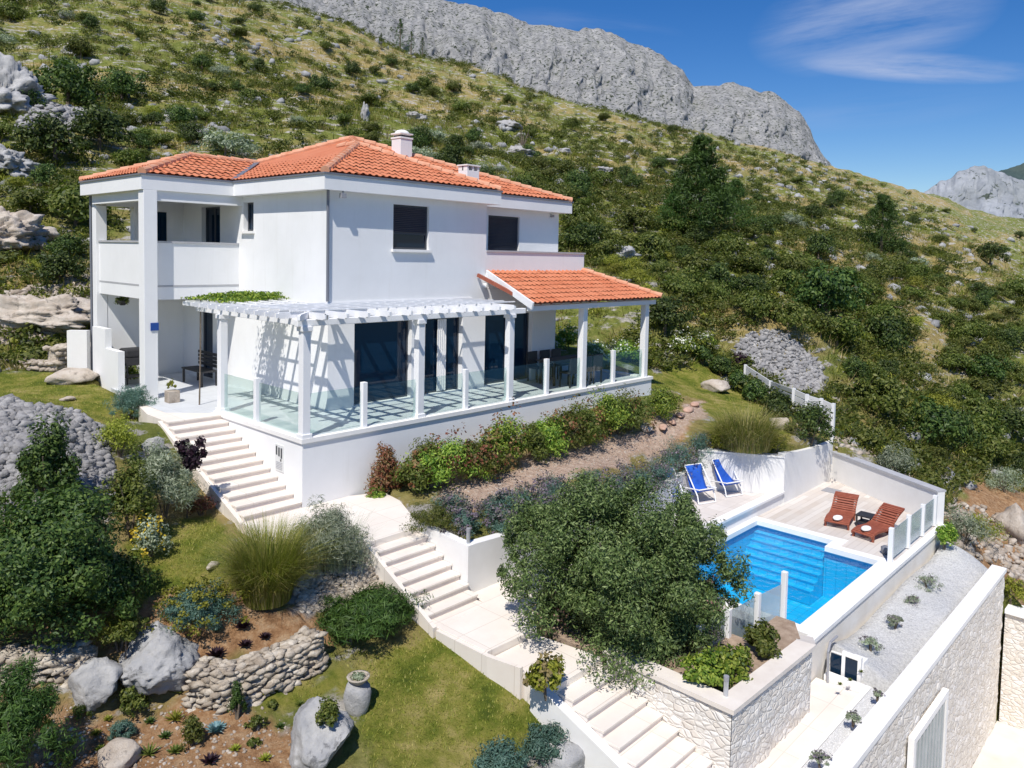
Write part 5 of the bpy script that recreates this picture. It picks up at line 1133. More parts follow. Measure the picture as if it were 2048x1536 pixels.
# pedestal stone with bowl
g = G(716, 1418); ps = thing('pedestal_stone', 'squat white stone pedestal behind the large boulder', 'pedestal', g); dpp = proj(g)[2]; r_ = 28/F*dpp
V, Fq = rockV(3, (r_*1.05, r_*1.0, .30), 77, .08, 3); npmesh('block', V+g+np.array([0, 0, .18]), Fq, M['rock'], ps)
bw_ = thing('stone_bowl', 'wide clay bowl of small plants on the stone pedestal', 'planter', g+np.array([0, 0, .40])); MB().lathe(g+np.array([0, 0, .40]), [(.08, 0), (.12, .03), (.16, .08), (.17, .10), (.14, .10), (.10, .06), (.02, .05)], 20).build('bowl', M['drystone'], bw_, smooth=True)
V, Fq = foliage(500, (.11, .11, .04), .04, .02, K=10, cr=.5); npmesh('plant', V+g+np.array([0, 0, .47]), Fq, L['grey'], bw_)
# --- the olive tree
tg = np.array([2.95, -6.75, -2.5]); tree = thing('olive_tree', 'large bushy olive tree in the stone-walled planter by the pool', 'tree', tg)
cc = atd(1232, 1140, 13.4); R_ = (1.78, 1.75, 1.58); mb = MB(); c_ = Vector(cc)
for i in range(4):
    a = i*1.57+.4; b0 = Vector(tg)+Vector((math.cos(a)*.1, math.sin(a)*.1, -.1)); b1 = Vector(tg)+Vector((math.cos(a)*.3, math.sin(a)*.3, .75)); b2 = c_+Vector((math.cos(a)*.8, math.sin(a)*.8, .1)); b3 = c_+Vector((math.cos(a)*1.2, math.sin(a)*1.2, .9))
    mb.tube([b0, b1, b2, b3], [.10, .08, .045, .012], 8)
    for j in range(4): e = b2+Vector(rnd(1)[0])*.9; mb.tube([b1.lerp(b2, .4+.15*j), e], [.03, .008], 6)
mb.build('trunk', M['bark'], tree)
def ellip(n, c, R, K, cr, l, w, shell=.8):
    d = rnd(K); rad = shell*rng.uniform(.45, 1.15, (K, 1)); cl = d*rad; k = rng.integers(0, K, n); sz = cr*rng.uniform(.5, 1.35, K); q = rnd(n)*(rng.uniform(0, 1, (n, 1))**.45)*sz[k][:, None]; p = (cl[k]+q)
    out = p/np.maximum(np.linalg.norm(p, axis=1)[:, None], .01)*.6+q/sz[k][:, None]*.8; out[:, 2] += .3; return leafquads(p*np.array(R)+np.array(c), out, l, w)
cf = ellip(98000, cc, R_, 120, .22, .066, .023, shell=.9); cf = addf(cf, ellip(24000, atd(1300, 1270, 12.9), (1.15, 1.1, .75), 30, .34, .066, .022)); cf = addf(cf, ellip(9000, atd(1120, 1060, 13.8), (1.1, 1.0, .9), 22, .33, .066, .022)); cf = addf(cf, ellip(7000, atd(1360, 1110, 13.7), (.8, .8, .8), 18, .36, .066, .022))
for k in range(26):
    dv = rnd(1)[0]; dv[2] = abs(dv[2])*.9-.15; tip = np.array(cc)+dv*np.array(R_)*rng.uniform(.98, 1.16); cf = addf(cf, ellip(1100, tip, (.34, .34, .42), 6, .5, .066, .022))
npmesh('crown', *cf, L['olive'], tree)
gO = np.array([1.55, -5.75, -2.45])
def pshrub(name, label, cat, x, y, z, wx, h, mat, n=1800, l=.06, w=.03, extra=None, group=None, K=18, cr=.36): 
    g = np.array([x, y, z]); d = proj(g)[2]; return shrub(name, label, cat, 0, 0, wx*F/d, h*F/d, mat, n, l, w, extra, group, g, K=K, cr=cr)
pshrub('oleander', 'pink flowering oleander at the left foot of the olive tree by the landing', 'shrub', 1.55, -5.6, -2.5, .8, .75, 'dark', 1600, .09, .025, ('pink', 160, .06, 'flowers'))
q = atz(1440, 1250, -2.5); pshrub('oleander', 'pink flowering oleander between the olive tree and the near pool fence', 'shrub', q[0]-.1, q[1]+.35, -2.5, .9, .85, 'dark', 1800, .09, .025, ('pink', 200, .07, 'flowers'))
for px, py, wd_, hh, lab, mt_ in [(1412, 1392, .8, .55, 'bright green citrus-like shrub in the corner of the stone planter', 'green'), (1470, 1362, .75, .5, 'bright green shrub along the planter wall, middle of three', 'green'), (1528, 1322, .6, .5, 'glossy dark green shrub at the pool end of the planter', 'mid')]:
    q = atz(px, py, -2.5); pshrub('planter_shrub', lab, 'shrub', q[0]+.15, q[1]+.12, -2.5, wd_, hh, mt_, 2200, .075, .04)
# --- big dark shrubs lower left
shrub('strawberry_tree', 'large dark evergreen bush filling the left side of the garden', 'shrub', 95, 1245, 420, 360, 'dark', 52000, .07, .032, K=150, cr=.17, r=.04, nst=7, zoff=-.4)
shrub('evergreen_shrub', 'dark evergreen shrub skirting the right foot of the large dark bush', 'shrub', 205, 1215, 170, 130, 'dark', 9000, .075, .035, K=36, cr=.26)
shrub('evergreen_shrub', 'low dark evergreen shrub at the left foot of the large dark bush', 'shrub', 40, 1245, 170, 130, 'dark', 9000, .075, .035, K=36, cr=.26)
shrub('evergreen_shrub', 'tall dark evergreen shrub rising in front of the grey stone mound', 'shrub', 95, 1030, 140, 200, 'dark', 7000, .08, .035, K=30, cr=.28, r=.03)
shrub('evergreen_shrub', 'dark green shrub between the stone mound and the grey bush', 'shrub', 262, 1075, 110, 180, 'mid', 5000, .07, .03, K=26, cr=.3, r=.02)
shrub('juniper_shrub', 'dark feathery juniper at the bottom left corner', 'shrub', 25, 1570, 210, 250, 'juniper', 18000, .07, .014, K=40, cr=.28)
shrub('flowering_shrub', 'small shrub with yellow flowers beside the large dark bush', 'shrub', 300, 1112, 72, 84, 'grey', 1500, .06, .03, ('yellow', 420, .05, 'flowers'))
shrub('cushion_bush', 'dense round blue-green cushion bush at the top of the stairs', 'shrub', 266, 838, 104, 78, 'bluegreen', 16000, .035, .012, K=160, cr=.16)
shrub('lavender_bush', 'fuzzy grey-green bush beside the upper flight of steps', 'shrub', 330, 1035, 150, 165, 'grey', 13000, .10, .013, K=60, cr=.26)
shrub('yellow_green_shrub', 'yellow-green low shrub under the round cushion bush', 'shrub', 240, 912, 92, 84, 'yellowgreen', 3200, .05, .02, K=30)
shrub('straw_shrub', 'small straw-coloured bush left of the fuzzy grey bush', 'shrub', 268, 1010, 46, 66, 'straw', 1200, .06, .012)
shrub('low_shrub', 'dark reddish low shrub at the foot of the purple-leaved tree', 'shrub', 402, 1030, 62, 44, 'red', 1200, .05, .02)
# purple leaved tree
g = G(374, 1035); pt = thing('purple_tree', 'slender young tree with dark purple leaves beside the steps', 'tree', g); dp_ = proj(g)[2]; hh = 128/F*dp_
MB().tube([g+np.array([0, 0, -.1]), g+np.array([.02, 0, hh*.5]), g+np.array([0, .03, hh*.95])], [.016, .013, .008], 7).build('trunk', M['bark'], pt)
V, Fq = ellip(1500, g+np.array([.05, -.03, hh*.98]), (.32, .32, .40), 20, .3, .07, .05); npmesh('crown', V, Fq, L['purple'], pt)
grassclump('fountain_grass', 'tall arching clump of yellow-green grass in front of the stairs', 535, 1200, 150, 185, [('yblade', .55, 'blades'), ('blade', .3, 'green_blades'), ('straw', .15, 'dry_blades')], 5200, .010, .62)
shrub('rosemary_bush', 'big rounded grey-green bush beside the second flight of steps', 'shrub', 650, 1145, 190, 160, 'grey', 11000, .11, .011, K=60, cr=.26)
grassclump('feather_grass', 'fine pale grass plumes rising out of the rounded grey bush', 665, 1125, 200, 118, [('grey', 1., 'blades')], 700, .007, .45)
shrub('creeping_juniper', 'dark green spreading juniper beside the lower steps', 'shrub', 745, 1250, 240, 74, 'juniper', 13000, .12, .016, K=70, cr=.26)
shrub('creeping_juniper', 'lower tongue of dark green juniper hanging over the curved stone wall', 'shrub', 700, 1290, 90, 70, 'juniper', 4000, .09, .014, K=24, cr=.3)
shrub('silver_shrub', 'blue-grey mound of santolina with yellow shoots above the big boulder', 'shrub', 400, 1250, 160, 90, 'bluegreen', 13000, .04, .012, ('yellowgreen', 3200, .04, 'shoots'), K=70, cr=.22)
shrub('feathery_shrub', 'small feathery shrub left of the big grey boulder', 'shrub', 238, 1300, 92, 96, 'yellowgreen', 2600, .05, .012)
g = G(252, 1345); tt = thing('young_tree', 'young thin-stemmed tree with a flat green crown between the two boulders', 'tree', g); hh = 80/F*proj(g)[2]
MB().tube([g+np.array([0, 0, -.1]), g+np.array([0, 0, hh])], [.012, .008], 6).build('trunk', M['bark'], tt); V, Fq = ellip(1500, g+np.array([0, 0, hh*1.1]), (.34, .34, .16), 16, .32, .05, .02); npmesh('crown', V, Fq, L['mid'], tt)
for i, (px, py, s) in enumerate([(432, 1312, 46), (490, 1292, 34), (485, 1256, 38), (530, 1276, 30)]): rosette('purple_succulent', 'dark purple succulent rosette on the reddish soil bed', px, py, s, 'purple', 40, cat='succulent', group='purple succulents on the raised bed')
rosette('grey_succulent', 'grey-green succulent at the back of the reddish soil bed', 435, 1262, 30, 'grey', 30, cat='succulent')
rosette('blue_agave', 'blue agave rosette on the bare soil below the curved wall', 432, 1462, 46, 'blueagave', 60)
rosette('green_agave', 'spiky green agave near the white rock at the bottom left', 298, 1510, 56, 'mid', 16, wd=.09)
rosette('green_agave', 'thin spiky yellow-green agave below the end of the curved wall', 350, 1440, 52, 'yellowgreen', 26, wd=.07)
rosette('green_agave', 'small spiky agave right of the round green cushion plant', 143, 1488, 34, 'yellowgreen', 18, wd=.1)
rosette('reddish_succulent', 'reddish-brown succulent at the bottom of the bare soil', 420, 1525, 46, 'purple', 24, cat='succulent')
shrub('cushion_plant', 'small round green cushion plant on the bare soil', 'shrub', 245, 1478, 56, 42, 'bluegreen', 3500, .035, .010, K=60, cr=.22)
shrub('small_cypress', 'small upright cypress against the curved dry stone wall', 'conifer', 474, 1438, 34, 92, 'juniper', 3000, .04, .012, K=26, cr=.3, cone=.7)
shrub('leafy_shrub', 'olive-brown leafy shrub below the big grey boulder', 'shrub', 268, 1425, 62, 58, 'mid', 1500, .05, .025)
shrub('low_shrub', 'dark bushy plant beside the blue agave', 'shrub', 385, 1490, 50, 66, 'mid', 1500, .045, .02)
for px, py, w_, lab in [(515, 1455, 44, 'small green shrub right of the blue agave'), (507, 1492, 30, 'tiny round green plant below the small green shrub'), (130, 1530, 44, 'small green tuft at the bottom left beside the juniper'), (160, 1432, 40, 'low green plant under the cleft boulder'), (545, 1415, 26, 'tiny green plant by the end of the curved wall')]: shrub('small_plant', lab, 'plant', px, py, w_, w_*.6, 'mid', 700, .04, .018, K=14)
shrub('ivy_plant', 'green plant growing over the large rounded boulder', 'plant', 0, 0, 56, 70, 'mid', 1600, .045, .03, g=G(655, 1500)+np.array([-.10, -.18, .42]), K=18, nst=2)
shrub('silver_shrub', 'pale blue-green shrub at the bottom of the lawn next to the parapet', 'shrub', 1085, 1512, 100, 62, 'bluegreen', 3500, .06, .018, K=30)
shrub('silver_shrub', 'pale blue-green shrub at the bottom edge of the lawn', 'shrub', 1000, 1545, 120, 62, 'bluegreen', 4200, .06, .018, K=30)
shrub('variegated_shrub', 'yellow and green leafed shrub leaning over the steps by the parapet', 'shrub', 1090, 1392, 78, 84, 'yellowgreen', 1700, .09, .045, ('straw', 300, .07, 'orange_leaves'), g=atz(1092, 1388, -2.47), K=18)
# --- patio plants
shrub('climbing_plant', 'tall yellow-green climbing plant in front of the stepped wall', 'plant', 226, 775, 36, 110, 'yellowgreen', 1500, .05, .025, K=24, cr=.4)
shrub('leafy_plant', 'bright green leafy plant beside the balcony column', 'plant', 266, 782, 40, 76, 'green', 1200, .06, .03)
g = np.array([-.25, 5.75, 0.]); pp = thing('planter_box', 'pale square stone planter with a thin plant right of the balcony column', 'planter', g); MB().box(g[0]-.14, g[1]-.14, .002, g[0]+.14, g[1]+.14, .30).build('box', M['rockwarm'], pp, bevel=.01); V, Fq = foliage(260, (.16, .16, .22), .05, .03, K=8); npmesh('plant', V+g+np.array([0, 0, .28]), Fq, L['yellowgreen'], pp)
g = atx(245, 602, -.2); hb = thing('hanging_basket', 'hanging basket of green foliage under the balcony', 'planter', g); MB().lathe(g-np.array([0, 0, .12]), [(.06, 0), (.14, .08), (.16, .14)], 12).build('basket', M['black'], hb); MB().cyl(g, (g[0], g[1], 2.55), .008).build('chain', M['gutter'], hb)
V, Fq = foliage(900, (.26, .26, .20), .06, .03, K=14); npmesh('plant', V+g-np.array([0, 0, .15]), Fq, L['mid'], hb)
vn = thing('pergola_vine', 'green climbing vine spreading over the far left end of the pergola', 'vine', (0, 4.5, 2.55)); V, Fq = ellip(3800, (.75, 4.3, 2.74), (1.25, .95, .12), 40, .3, .07, .05); npmesh('foliage', V, Fq, L['green'], vn); MB().tube([(.1, 4.98, 0), (.12, 4.96, 1.4), (.1, 4.9, 2.68)], [.02, .018, .012], 7).build('stem', M['bark'], vn)
# --- row of shrubs along the terrace wall
for px, py, w_, h_, m1, ex, lab in [(772, 1000, 66, 92, 'red', None, 'red-leaved photinia at the near end of the row along the terrace wall'), (752, 1008, 36, 30, 'green', None, 'small green plant at the corner where the steps meet the terrace wall'), (828, 985, 66, 70, 'mid', 'red', 'loose reddish-green shrub, second from the steps'), (893, 972, 128, 92, 'green', 'red', 'broad bright green shrub with red tips in front of the terrace wall'), (1005, 940, 98, 94, 'green', 'red', 'tall green shrub with red tips at the middle of the terrace row'), (1068, 925, 56, 66, 'mid', None, 'narrow dark green shrub in the terrace row'), (1128, 905, 98, 76, 'mid', 'red', 'reddish and green shrub in the right half of the terrace row'), (1205, 878, 104, 82, 'green', None, 'wide green shrub below the last glass panel'), (1262, 862, 64, 66, 'mid', 'red', 'dark green shrub at the end of the terrace wall'), (1328, 838, 72, 52, 'green', None, 'low green shrub beyond the end of the terrace wall'), (860, 972, 90, 80, 'mid', None, 'dark green shrub tucked behind the broad red-tipped shrub'), (955, 955, 86, 74, 'mid', 'red', 'dark shrub left of the tall middle shrub in the terrace row'), (1095, 912, 80, 70, 'green', None, 'bright green filler shrub beside the narrow dark one'), (1165, 892, 84, 78, 'mid', 'red', 'red-tipped shrub between the two widest ones near the row end'), (1238, 868, 80, 74, 'mid', None, 'dark leafy shrub close to the last glass post')]:
    shrub('terrace_shrub', lab, 'shrub', px, py, w_*1.32, h_*1.22, m1, 4200, .085, .028, (ex, 500, .07, 'red_tips') if ex else None, K=26, cr=.34)
shrub('low_hedge', 'low rounded green hedge plant above the bed wall', 'shrub', 868, 1066, 130, 66, 'mid', 5000, .05, .012, K=50, cr=.24)
for i, (px, py, w_, h_) in enumerate([(935, 1068, 80, 60), (985, 1040, 78, 56), (1045, 1025, 84, 56), (1100, 1000, 84, 58), (1010, 1075, 90, 60), (1080, 1050, 90, 60), (1150, 1030, 90, 60), (1230, 1010, 90, 60), (1300, 985, 80, 60), (900, 1040, 90, 60), (1010, 1050, 100, 70), (1110, 1030, 100, 70), (1190, 1000, 100, 70), (1260, 990, 100, 70), (1330, 975, 100, 70), (1290, 1010, 90, 60), (1380, 950, 80, 60)]):
    shrub('lavender', 'blue-grey lavender with faded purple spikes in the bed behind the olive tree', 'lavender', px, py, w_, h_, 'bluegreen', 2000, .075, .011, ('lavender', 900, .045, 'flower_spikes'), group='lavender row behind the olive tree', K=20)
for px, py, w_, h_, lab in [(1350, 945, 92, 78, 'large blue-green lavender bush directly behind the blue deck chairs'), (1398, 915, 72, 56, 'smaller blue-green lavender bush left of the tall white wall'), (1310, 985, 84, 70, 'grey lavender bush left of the hidden blue deck chair')]:
    shrub('lavender', lab, 'lavender', px, py, w_, h_, 'bluegreen', 3000, .075, .01, ('lavender', 260, .035, 'flower_spikes'), K=26)
grassclump('fountain_grass', 'tall orange-tipped grass clump on the lawn above the pool', 1492, 896, 160, 104, [('blade', .6, 'blades'), ('straw', .4, 'dry_blades')], 2600, .014, .8)
for px, py, w_, h_, lab in [(1440, 898, 60, 44, 'low yellow-green shrub left of the orange-tipped grass'), (1550, 905, 74, 50, 'low yellow-green shrub right of the orange-tipped grass')]: shrub('low_shrub', lab, 'shrub', px, py, w_, h_, 'yellowgreen', 1800, .06, .02)
for i, (px, py, w_, h_, lab) in enumerate([(1622, 888, 100, 96, 'largest laurel shrub at the pool end of the hedge'), (1556, 838, 74, 62, 'laurel shrub second from the pool end of the hedge'), (1512, 806, 62, 52, 'laurel shrub in the middle of the hedge'), (1474, 782, 54, 46, 'laurel shrub third from the far end of the hedge'), (1440, 752, 52, 44, 'laurel shrub second from the far end of the hedge'), (1405, 728, 56, 40, 'laurel shrub at the far end of the hedge')]): shrub('laurel_shrub', lab, 'shrub', px, py, w_, h_, 'dark', 3600, .10, .045, K=30, cr=.32)
shrub('purple_shrub', 'dark purple-leaved shrub above the laurel hedge', 'shrub', 1478, 742, 46, 44, 'purple', 1300, .09, .05)
for px, py, w_, h_, lab in [(1360, 712, 66, 48, 'white-flowering shrub at the end of the lawn'), (1405, 700, 52, 36, 'white-flowering shrub behind the laurel hedge'), (1250, 720, 66, 46, 'white-flowering shrub seen between the last two porch columns'), (1190, 722, 58, 44, 'white-flowering shrub seen through the glass under the porch'), (1135, 700, 66, 56, 'white-flowering shrub behind the dining table')]: shrub('flowering_shrub', lab, 'shrub', px, py, w_, h_, 'green', 2000, .10, .045, ('white', 260, .08, 'flowers'), K=20)
# right-hand bank and gravel strip
shrub('bank_shrub', 'grey-green shrub spilling down the bank behind the far pool wall', 'shrub', 1925, 1095, 110, 90, 'grey', 3200, .08, .02, K=30)
shrub('bank_shrub', 'pale green shrub half way along the back of the far pool wall', 'shrub', 1790, 950, 90, 60, 'grey', 3600, .08, .02, K=30)
shrub('bank_shrub', 'sage-green shrub on the broken bank nearest the driveway', 'shrub', 1960, 1080, 90, 60, 'yellowgreen', 3000, .07, .02, K=30)
shrub('bank_shrub', 'grey shrub above the broken cream stones at the right edge', 'shrub', 2010, 985, 90, 60, 'grey', 3000, .08, .02, K=30)
shrub('bank_shrub', 'yellow-green shrub at the corner of the outer pool wall', 'shrub', 1890, 1100, 50, 62, 'green', 1800, .07, .03)
shrub('bank_shrub', 'small green shrub above the driveway stone wall', 'shrub', 2022, 1205, 66, 60, 'yellowgreen', 2400, .06, .02)
GZ_ = -3.34
for px, py, w_, lab in [(1857, 1178, 60, 'widest flat green plant on the gravel strip, farthest up'), (1826, 1208, 34, 'round green tuft on the gravel, second from the top'), (1790, 1250, 42, 'pink-tinged tuft on the gravel, third from the top'), (1742, 1296, 46, 'grey-green tuft on the gravel beside the pump room door'), (1755, 1392, 22, 'small dark tuft on the gravel next to the white cap'), (1706, 1442, 34, 'leggy green plant on the narrow gravel strip'), (1640, 1525, 40, 'reddish plant at the bottom of the narrow gravel strip')]:
    g = atz(px, py, GZ_+.03); shrub('gravel_plant', lab, 'plant', 0, 0, w_, w_*.5, 'grey', 900, .05, .012, ('lavender', 130, .03, 'flowers'), g=g, K=14, nst=2)
g = atz(1857, 1176, GZ_+.02)
for i, (px, py) in enumerate([(1680, 1370), (1722, 1345), (1700, 1362)]):
    g = atz(px, py, GZ_); rosette('small_rosette', 'tiny dark rosette plant on the gravel behind the path kerb', 0, 0, 16, 'mid', 14, g=g, cat='plant', group='tiny rosettes on the gravel')
for i, (px, py, w_) in enumerate([(95, 1450, 34), (190, 1470, 30), (330, 1475, 34), (350, 1505, 40), (470, 1500, 30), (560, 1455, 26), (110, 1500, 34), (200, 1500, 28), (385, 1445, 30), (600, 1410, 24), (530, 1520, 34), (300, 1445, 30), (355, 1385, 34), (215, 1440, 26)]):
    rosette('wild_plant', 'small green plant dotted over the bare soil at the bottom left', px, py, w_, ['mid', 'yellowgreen', 'juniper'][i % 3], 22, cat='plant', group='small plants on the bare soil', wd=.14)
# --- lawn blades (stuff)
bv = None
for k, (pl, dens, hh) in enumerate([(LAWNS[0], 500, .06), (LAWNS[1], 900, .07), (LAWNS[2], 1000, .07), (LAWNS[3], 260, .07)]):
    ar = abs(sum(pl[i][0]*pl[(i+1) % len(pl)][1]-pl[(i+1) % len(pl)][0]*pl[i][1] for i in range(len(pl))))/2; n = int(min(ar*dens, 26000)); q = polypts(pl, n)
    dens_m = fbm(q[:, 0], q[:, 1], .9, 3) > -.35; q = q[dens_m]; n = len(q); g3 = onground(q, -.01); V, Fq = blades(n, (0, 0, 0), 0, hh, .014, .8, seg=1); V = V.reshape(n, 4, 3)+g3[:, None]; V = V.reshape(-1, 3); bv = addf(bv, (V, Fq))
tag(npmesh('lawn_grass', *bv, L['lawn']), 'short green and yellowed lawn grass', 'grass', kind='stuff')
# ================================================================ HILLSIDE
def place_copy(src, g, s, rz, label, cat, group):
    o = bpy.data.objects.new(src.name.split('.')[0], src.data); C.objects.link(o); o.location = [float(v) for v in g]; o.scale = (s[0], s[1], s[2]); o.rotation_euler = (0, 0, rz); tag(o, label, cat, group); return o
PROT = {}
def proto(key, name, mats, parts):
    Vs = None; mi = []
    for k, (V, Fq) in enumerate(parts): Vs = addf(Vs, (V, Fq)); mi += [k]*len(Fq)
    me = bpy.data.meshes.new(name); me.from_pydata(Vs[0].tolist(), [], Vs[1].tolist())
    for m_ in mats: me.materials.append(m_)
    me.polygons.foreach_set('material_index', mi); me.update(); PROT[key] = me
def trunkpart(h, r):
    mb = MB(); mb.tube([(0, 0, -.25), (0.03, .02, h)], [r, r*.5], 6); V = np.array(mb.v); Fq = [f for f in mb.f if len(f) == 4]; return V, np.array(Fq)
for i in range(4): proto(('m', i), 'maquis_shrub', [L['mid'], M['bark']], [foliage(3000, (1, 1, .62), .11, .055, K=26, cr=.34), trunkpart(.6, .05)])
for i in range(4): proto(('d', i), 'evergreen_shrub', [L['dark'], M['bark']], [foliage(3600, (1, 1, .78), .10, .05, K=32, cr=.3), trunkpart(.8, .06)])
for i in range(2): proto(('y', i), 'broom_shrub', [L['yellowgreen'], M['bark']], [foliage(2800, (1, 1, .55), .11, .03, K=24, cr=.34), trunkpart(.5, .04)])
for i in range(2): proto(('g', i), 'sage_shrub', [L['grey'], M['bark']], [foliage(2600, (1, 1, .5), .10, .035, K=22, cr=.34), trunkpart(.4, .04)])
def hshrub(key, g, s, label, cat, group, name=None):
    o = bpy.data.objects.new(name or PROT[key].name.split('.')[0], PROT[key]); C.objects.link(o); o.location = [float(v) for v in g]; o.scale = s; o.rotation_euler = (0, 0, random.uniform(0, 6.28)); tag(o, label, cat, group); return o
def pinside(px, py, poly): return bool(inpoly(np.array([px]), np.array([py]), poly)[0])
RA = [(1130, 440), (1300, 455), (1520, 470), (1700, 530), (2060, 590), (2060, 960), (1900, 960), (1800, 880), (1690, 800), (1640, 690), (1500, 640), (1340, 600), (1170, 520)]
RB = [(-20, 130), (240, 140), (330, 220), (420, 240), (520, 300), (330, 330), (190, 340), (190, 560), (100, 600), (-20, 560)]
RC = [(520, 230), (900, 270), (1100, 330), (1330, 420), (1130, 430), (950, 380), (700, 280)]
spots = []
HEAPS = [LAWNS[3], BANK, pg((1462, 700), (1490, 670), (1540, 662), (1600, 690), (1640, 730), (1650, 775), (1600, 800), (1540, 760)), pg((30, 262), (60, 240), (110, 225), (170, 228), (215, 248), (150, 275), (80, 285))]
def yard(x, y): return (-7 < x < 16.8) and (-14 < y < 12.3) or (y < -2 and x < 15)
def trysp(px, py, rmin, rmax, grp, keys, sep=.75):
    g = G(px, py, 18.)
    if g is None: return False
    x, y, z = g; d = proj(g)[2]
    if yard(x, y) or d > 210 or any(inpoly(np.array([x]), np.array([y]), hp)[0] for hp in HEAPS): return False
    r = random.uniform(rmin, rmax)
    for (a, b, c) in spots:
        if (a-x)**2+(b-y)**2 < ((r+c)*sep)**2: return False
    spots.append((x, y, r)); hh = random.uniform(.8, 1.25); k = random.choice(keys)
    labs = {'A': ('green maquis shrub in the dense scrub on the slope right of the villa', 'dense scrub right of the villa'), 'B': ('dark shrub on the rocky slope left of the villa', 'shrubs left of the villa'), 'C': ('shrub on the slope directly behind the villa roof', 'shrubs behind the roof'), 'D': ('small shrub scattered on the open upper hillside', 'scattered shrubs on the open hillside')}
    hshrub(k, (x, y, z-.05*r), (r, r*random.uniform(.85, 1.2), r*hh), *[labs[grp][0], 'shrub', labs[grp][1]]); return True
NK = [('m', 0), ('m', 1), ('m', 2), ('m', 3)]; DK = [('d', 0), ('d', 1), ('d', 2), ('d', 3)]; YK = [('y', 0), ('y', 1)]; GK = [('g', 0), ('g', 1)]
for px, py, r, k, lab, nm in [(135, 225, 2.9, ('d', 0), 'big dark round shrub high on the left slope', 'evergreen_shrub'), (245, 205, 2.2, ('d', 1), 'second big dark shrub right of the grey heap', 'evergreen_shrub'), (200, 300, 2.1, ('d', 2), 'dark shrub just below the low heap of grey rubble', 'evergreen_shrub'), (110, 330, 2.2, ('d', 3), 'dark shrub at the left above the pale boulder', 'evergreen_shrub'), (450, 315, 2.3, ('g', 0), 'grey-green shrub right above the ridge of the balcony roof', 'sage_shrub'), (120, 575, 1.15, ('d', 0), 'dark leafy shrub left of the balcony', 'evergreen_shrub'), (150, 450, 1.9, ('m', 1), 'tall green shrub at the left corner of the balcony roof', 'maquis_shrub'), (60, 430, 1.3, ('m', 0), 'green shrub above the white limestone boulder', 'maquis_shrub'), (1650, 640, 2.6, ('d', 1), 'darkest round shrub in the middle of the right slope', 'evergreen_shrub'), (1980, 530, 2.4, ('d', 2), 'dark tall shrub at the right edge of the slope', 'evergreen_shrub'), (405, 145, 1.6, ('d', 3), 'round dark shrub standing alone on the upper slope', 'evergreen_shrub'), (1330, 668, 1.3, ('d', 0), 'nearly black shrub just right of the porch', 'evergreen_shrub'), (1850, 890, 1.6, ('d', 3), 'dark shrub above the far pool wall', 'evergreen_shrub')]:
    g = G(px, py, 18.); 
    if g is not None: spots.append((g[0], g[1], r)); hshrub(k, g, (r, r, r), lab, 'shrub', None, nm)
def fill(poly, n, rmin, rmax, grp, keys, tries=4000, sep=.7):
    c = 0; x0, x1 = min(p[0] for p in poly), max(p[0] for p in poly); y0, y1 = min(p[1] for p in poly), max(p[1] for p in poly)
    for _ in range(tries):
        if c >= n: break
        px, py = random.uniform(x0, x1), random.uniform(y0, y1)
        if pinside(px, py, poly) and trysp(px, py, rmin, rmax, grp, keys, sep): c += 1
fill(RA, 122, .7, 1.7, 'A', NK*4+DK+YK, sep=.55); fill(RB, 40, .6, 1.3, 'B', NK+DK+YK); fill(RC, 34, .8, 1.7, 'C', NK+DK+GK)
fill([(200, -30), (600, -30), (760, 60), (1000, 190), (1400, 280), (1830, 400), (2060, 460), (2060, 600), (1700, 520), (1300, 430), (900, 260), (500, 220), (200, 130), (0, 100), (-20, -30)], 85, .7, 1.8, 'D', NK+DK+GK)
# conifers
def pine(label, px, py, hpx, wpx, n=9000, group=None):
    g = None
    while g is None: g = G(px, py, 18.); py += 3
    d = proj(g)[2]; h = hpx/F*d; w_ = wpx/F*d/2; t = thing('pine_tree', label, 'tree', g, group); MB().tube([g-np.array([0, 0, .3]), g+np.array([0, 0, h*.9])], [h*.03, h*.008], 8).build('trunk', M['bark'], t)
    K = 150; tt_ = rng.uniform(.08, 1, K)**.9; az = rng.uniform(0, 6.28, K); rad = w_*(1.05-tt_)**.8*rng.uniform(.35, 1.1, K); c = np.stack([np.cos(az)*rad, np.sin(az)*rad, tt_*h], 1); k = rng.integers(0, K, n); s = w_*.25*(1.3-tt_)
    q = rnd(n)*(rng.uniform(0, 1, (n, 1))**.5)*s[k][:, None]; q[:, 2] *= .8; V, Fq = leafquads(c[k]+q+g, q/s[k][:, None]+np.array([0, 0, .3]), .30*h/6, .06*h/6); npmesh('crown', V, Fq, L['juniper'], t)
pine('tall dark pine with a pointed top standing out of the scrub', 1398, 462, 185, 190, 16000); pine('shorter pine right of the tall pointed pine', 1468, 462, 100, 130, 9000); pine('pine on the right part of the slope against dry grass', 1762, 510, 118, 130, 10000); pine('small pine behind the right side of the tall pine', 1345, 465, 80, 110, 6000)
for i, (px, py, h_, w_) in enumerate([(800, 92, 62, 28), (822, 98, 46, 28), (845, 100, 40, 22), (762, 100, 34, 16)]): pine(['tallest of the far pines standing on the ridge', 'second of the far ridge pines, just right of the tallest', 'third far ridge pine, at the right of the cluster', 'thin far pine left of the ridge cluster'][i], px, py, h_, w_, 1600)
for i in range(7):
    px = 1672+i*9+random.uniform(-3, 3); py = 352+i*5.5; pine('tiny distant pine on the skyline right of the mountain cliff', px, py, 14, 9, 220, 'skyline pines')
g = G(1046, 300, 18.); d = proj(g)[2]; ds = thing('dead_shrub', 'leafless dead shrub sticking up from the slope above the roof', 'shrub', g); mb = MB()
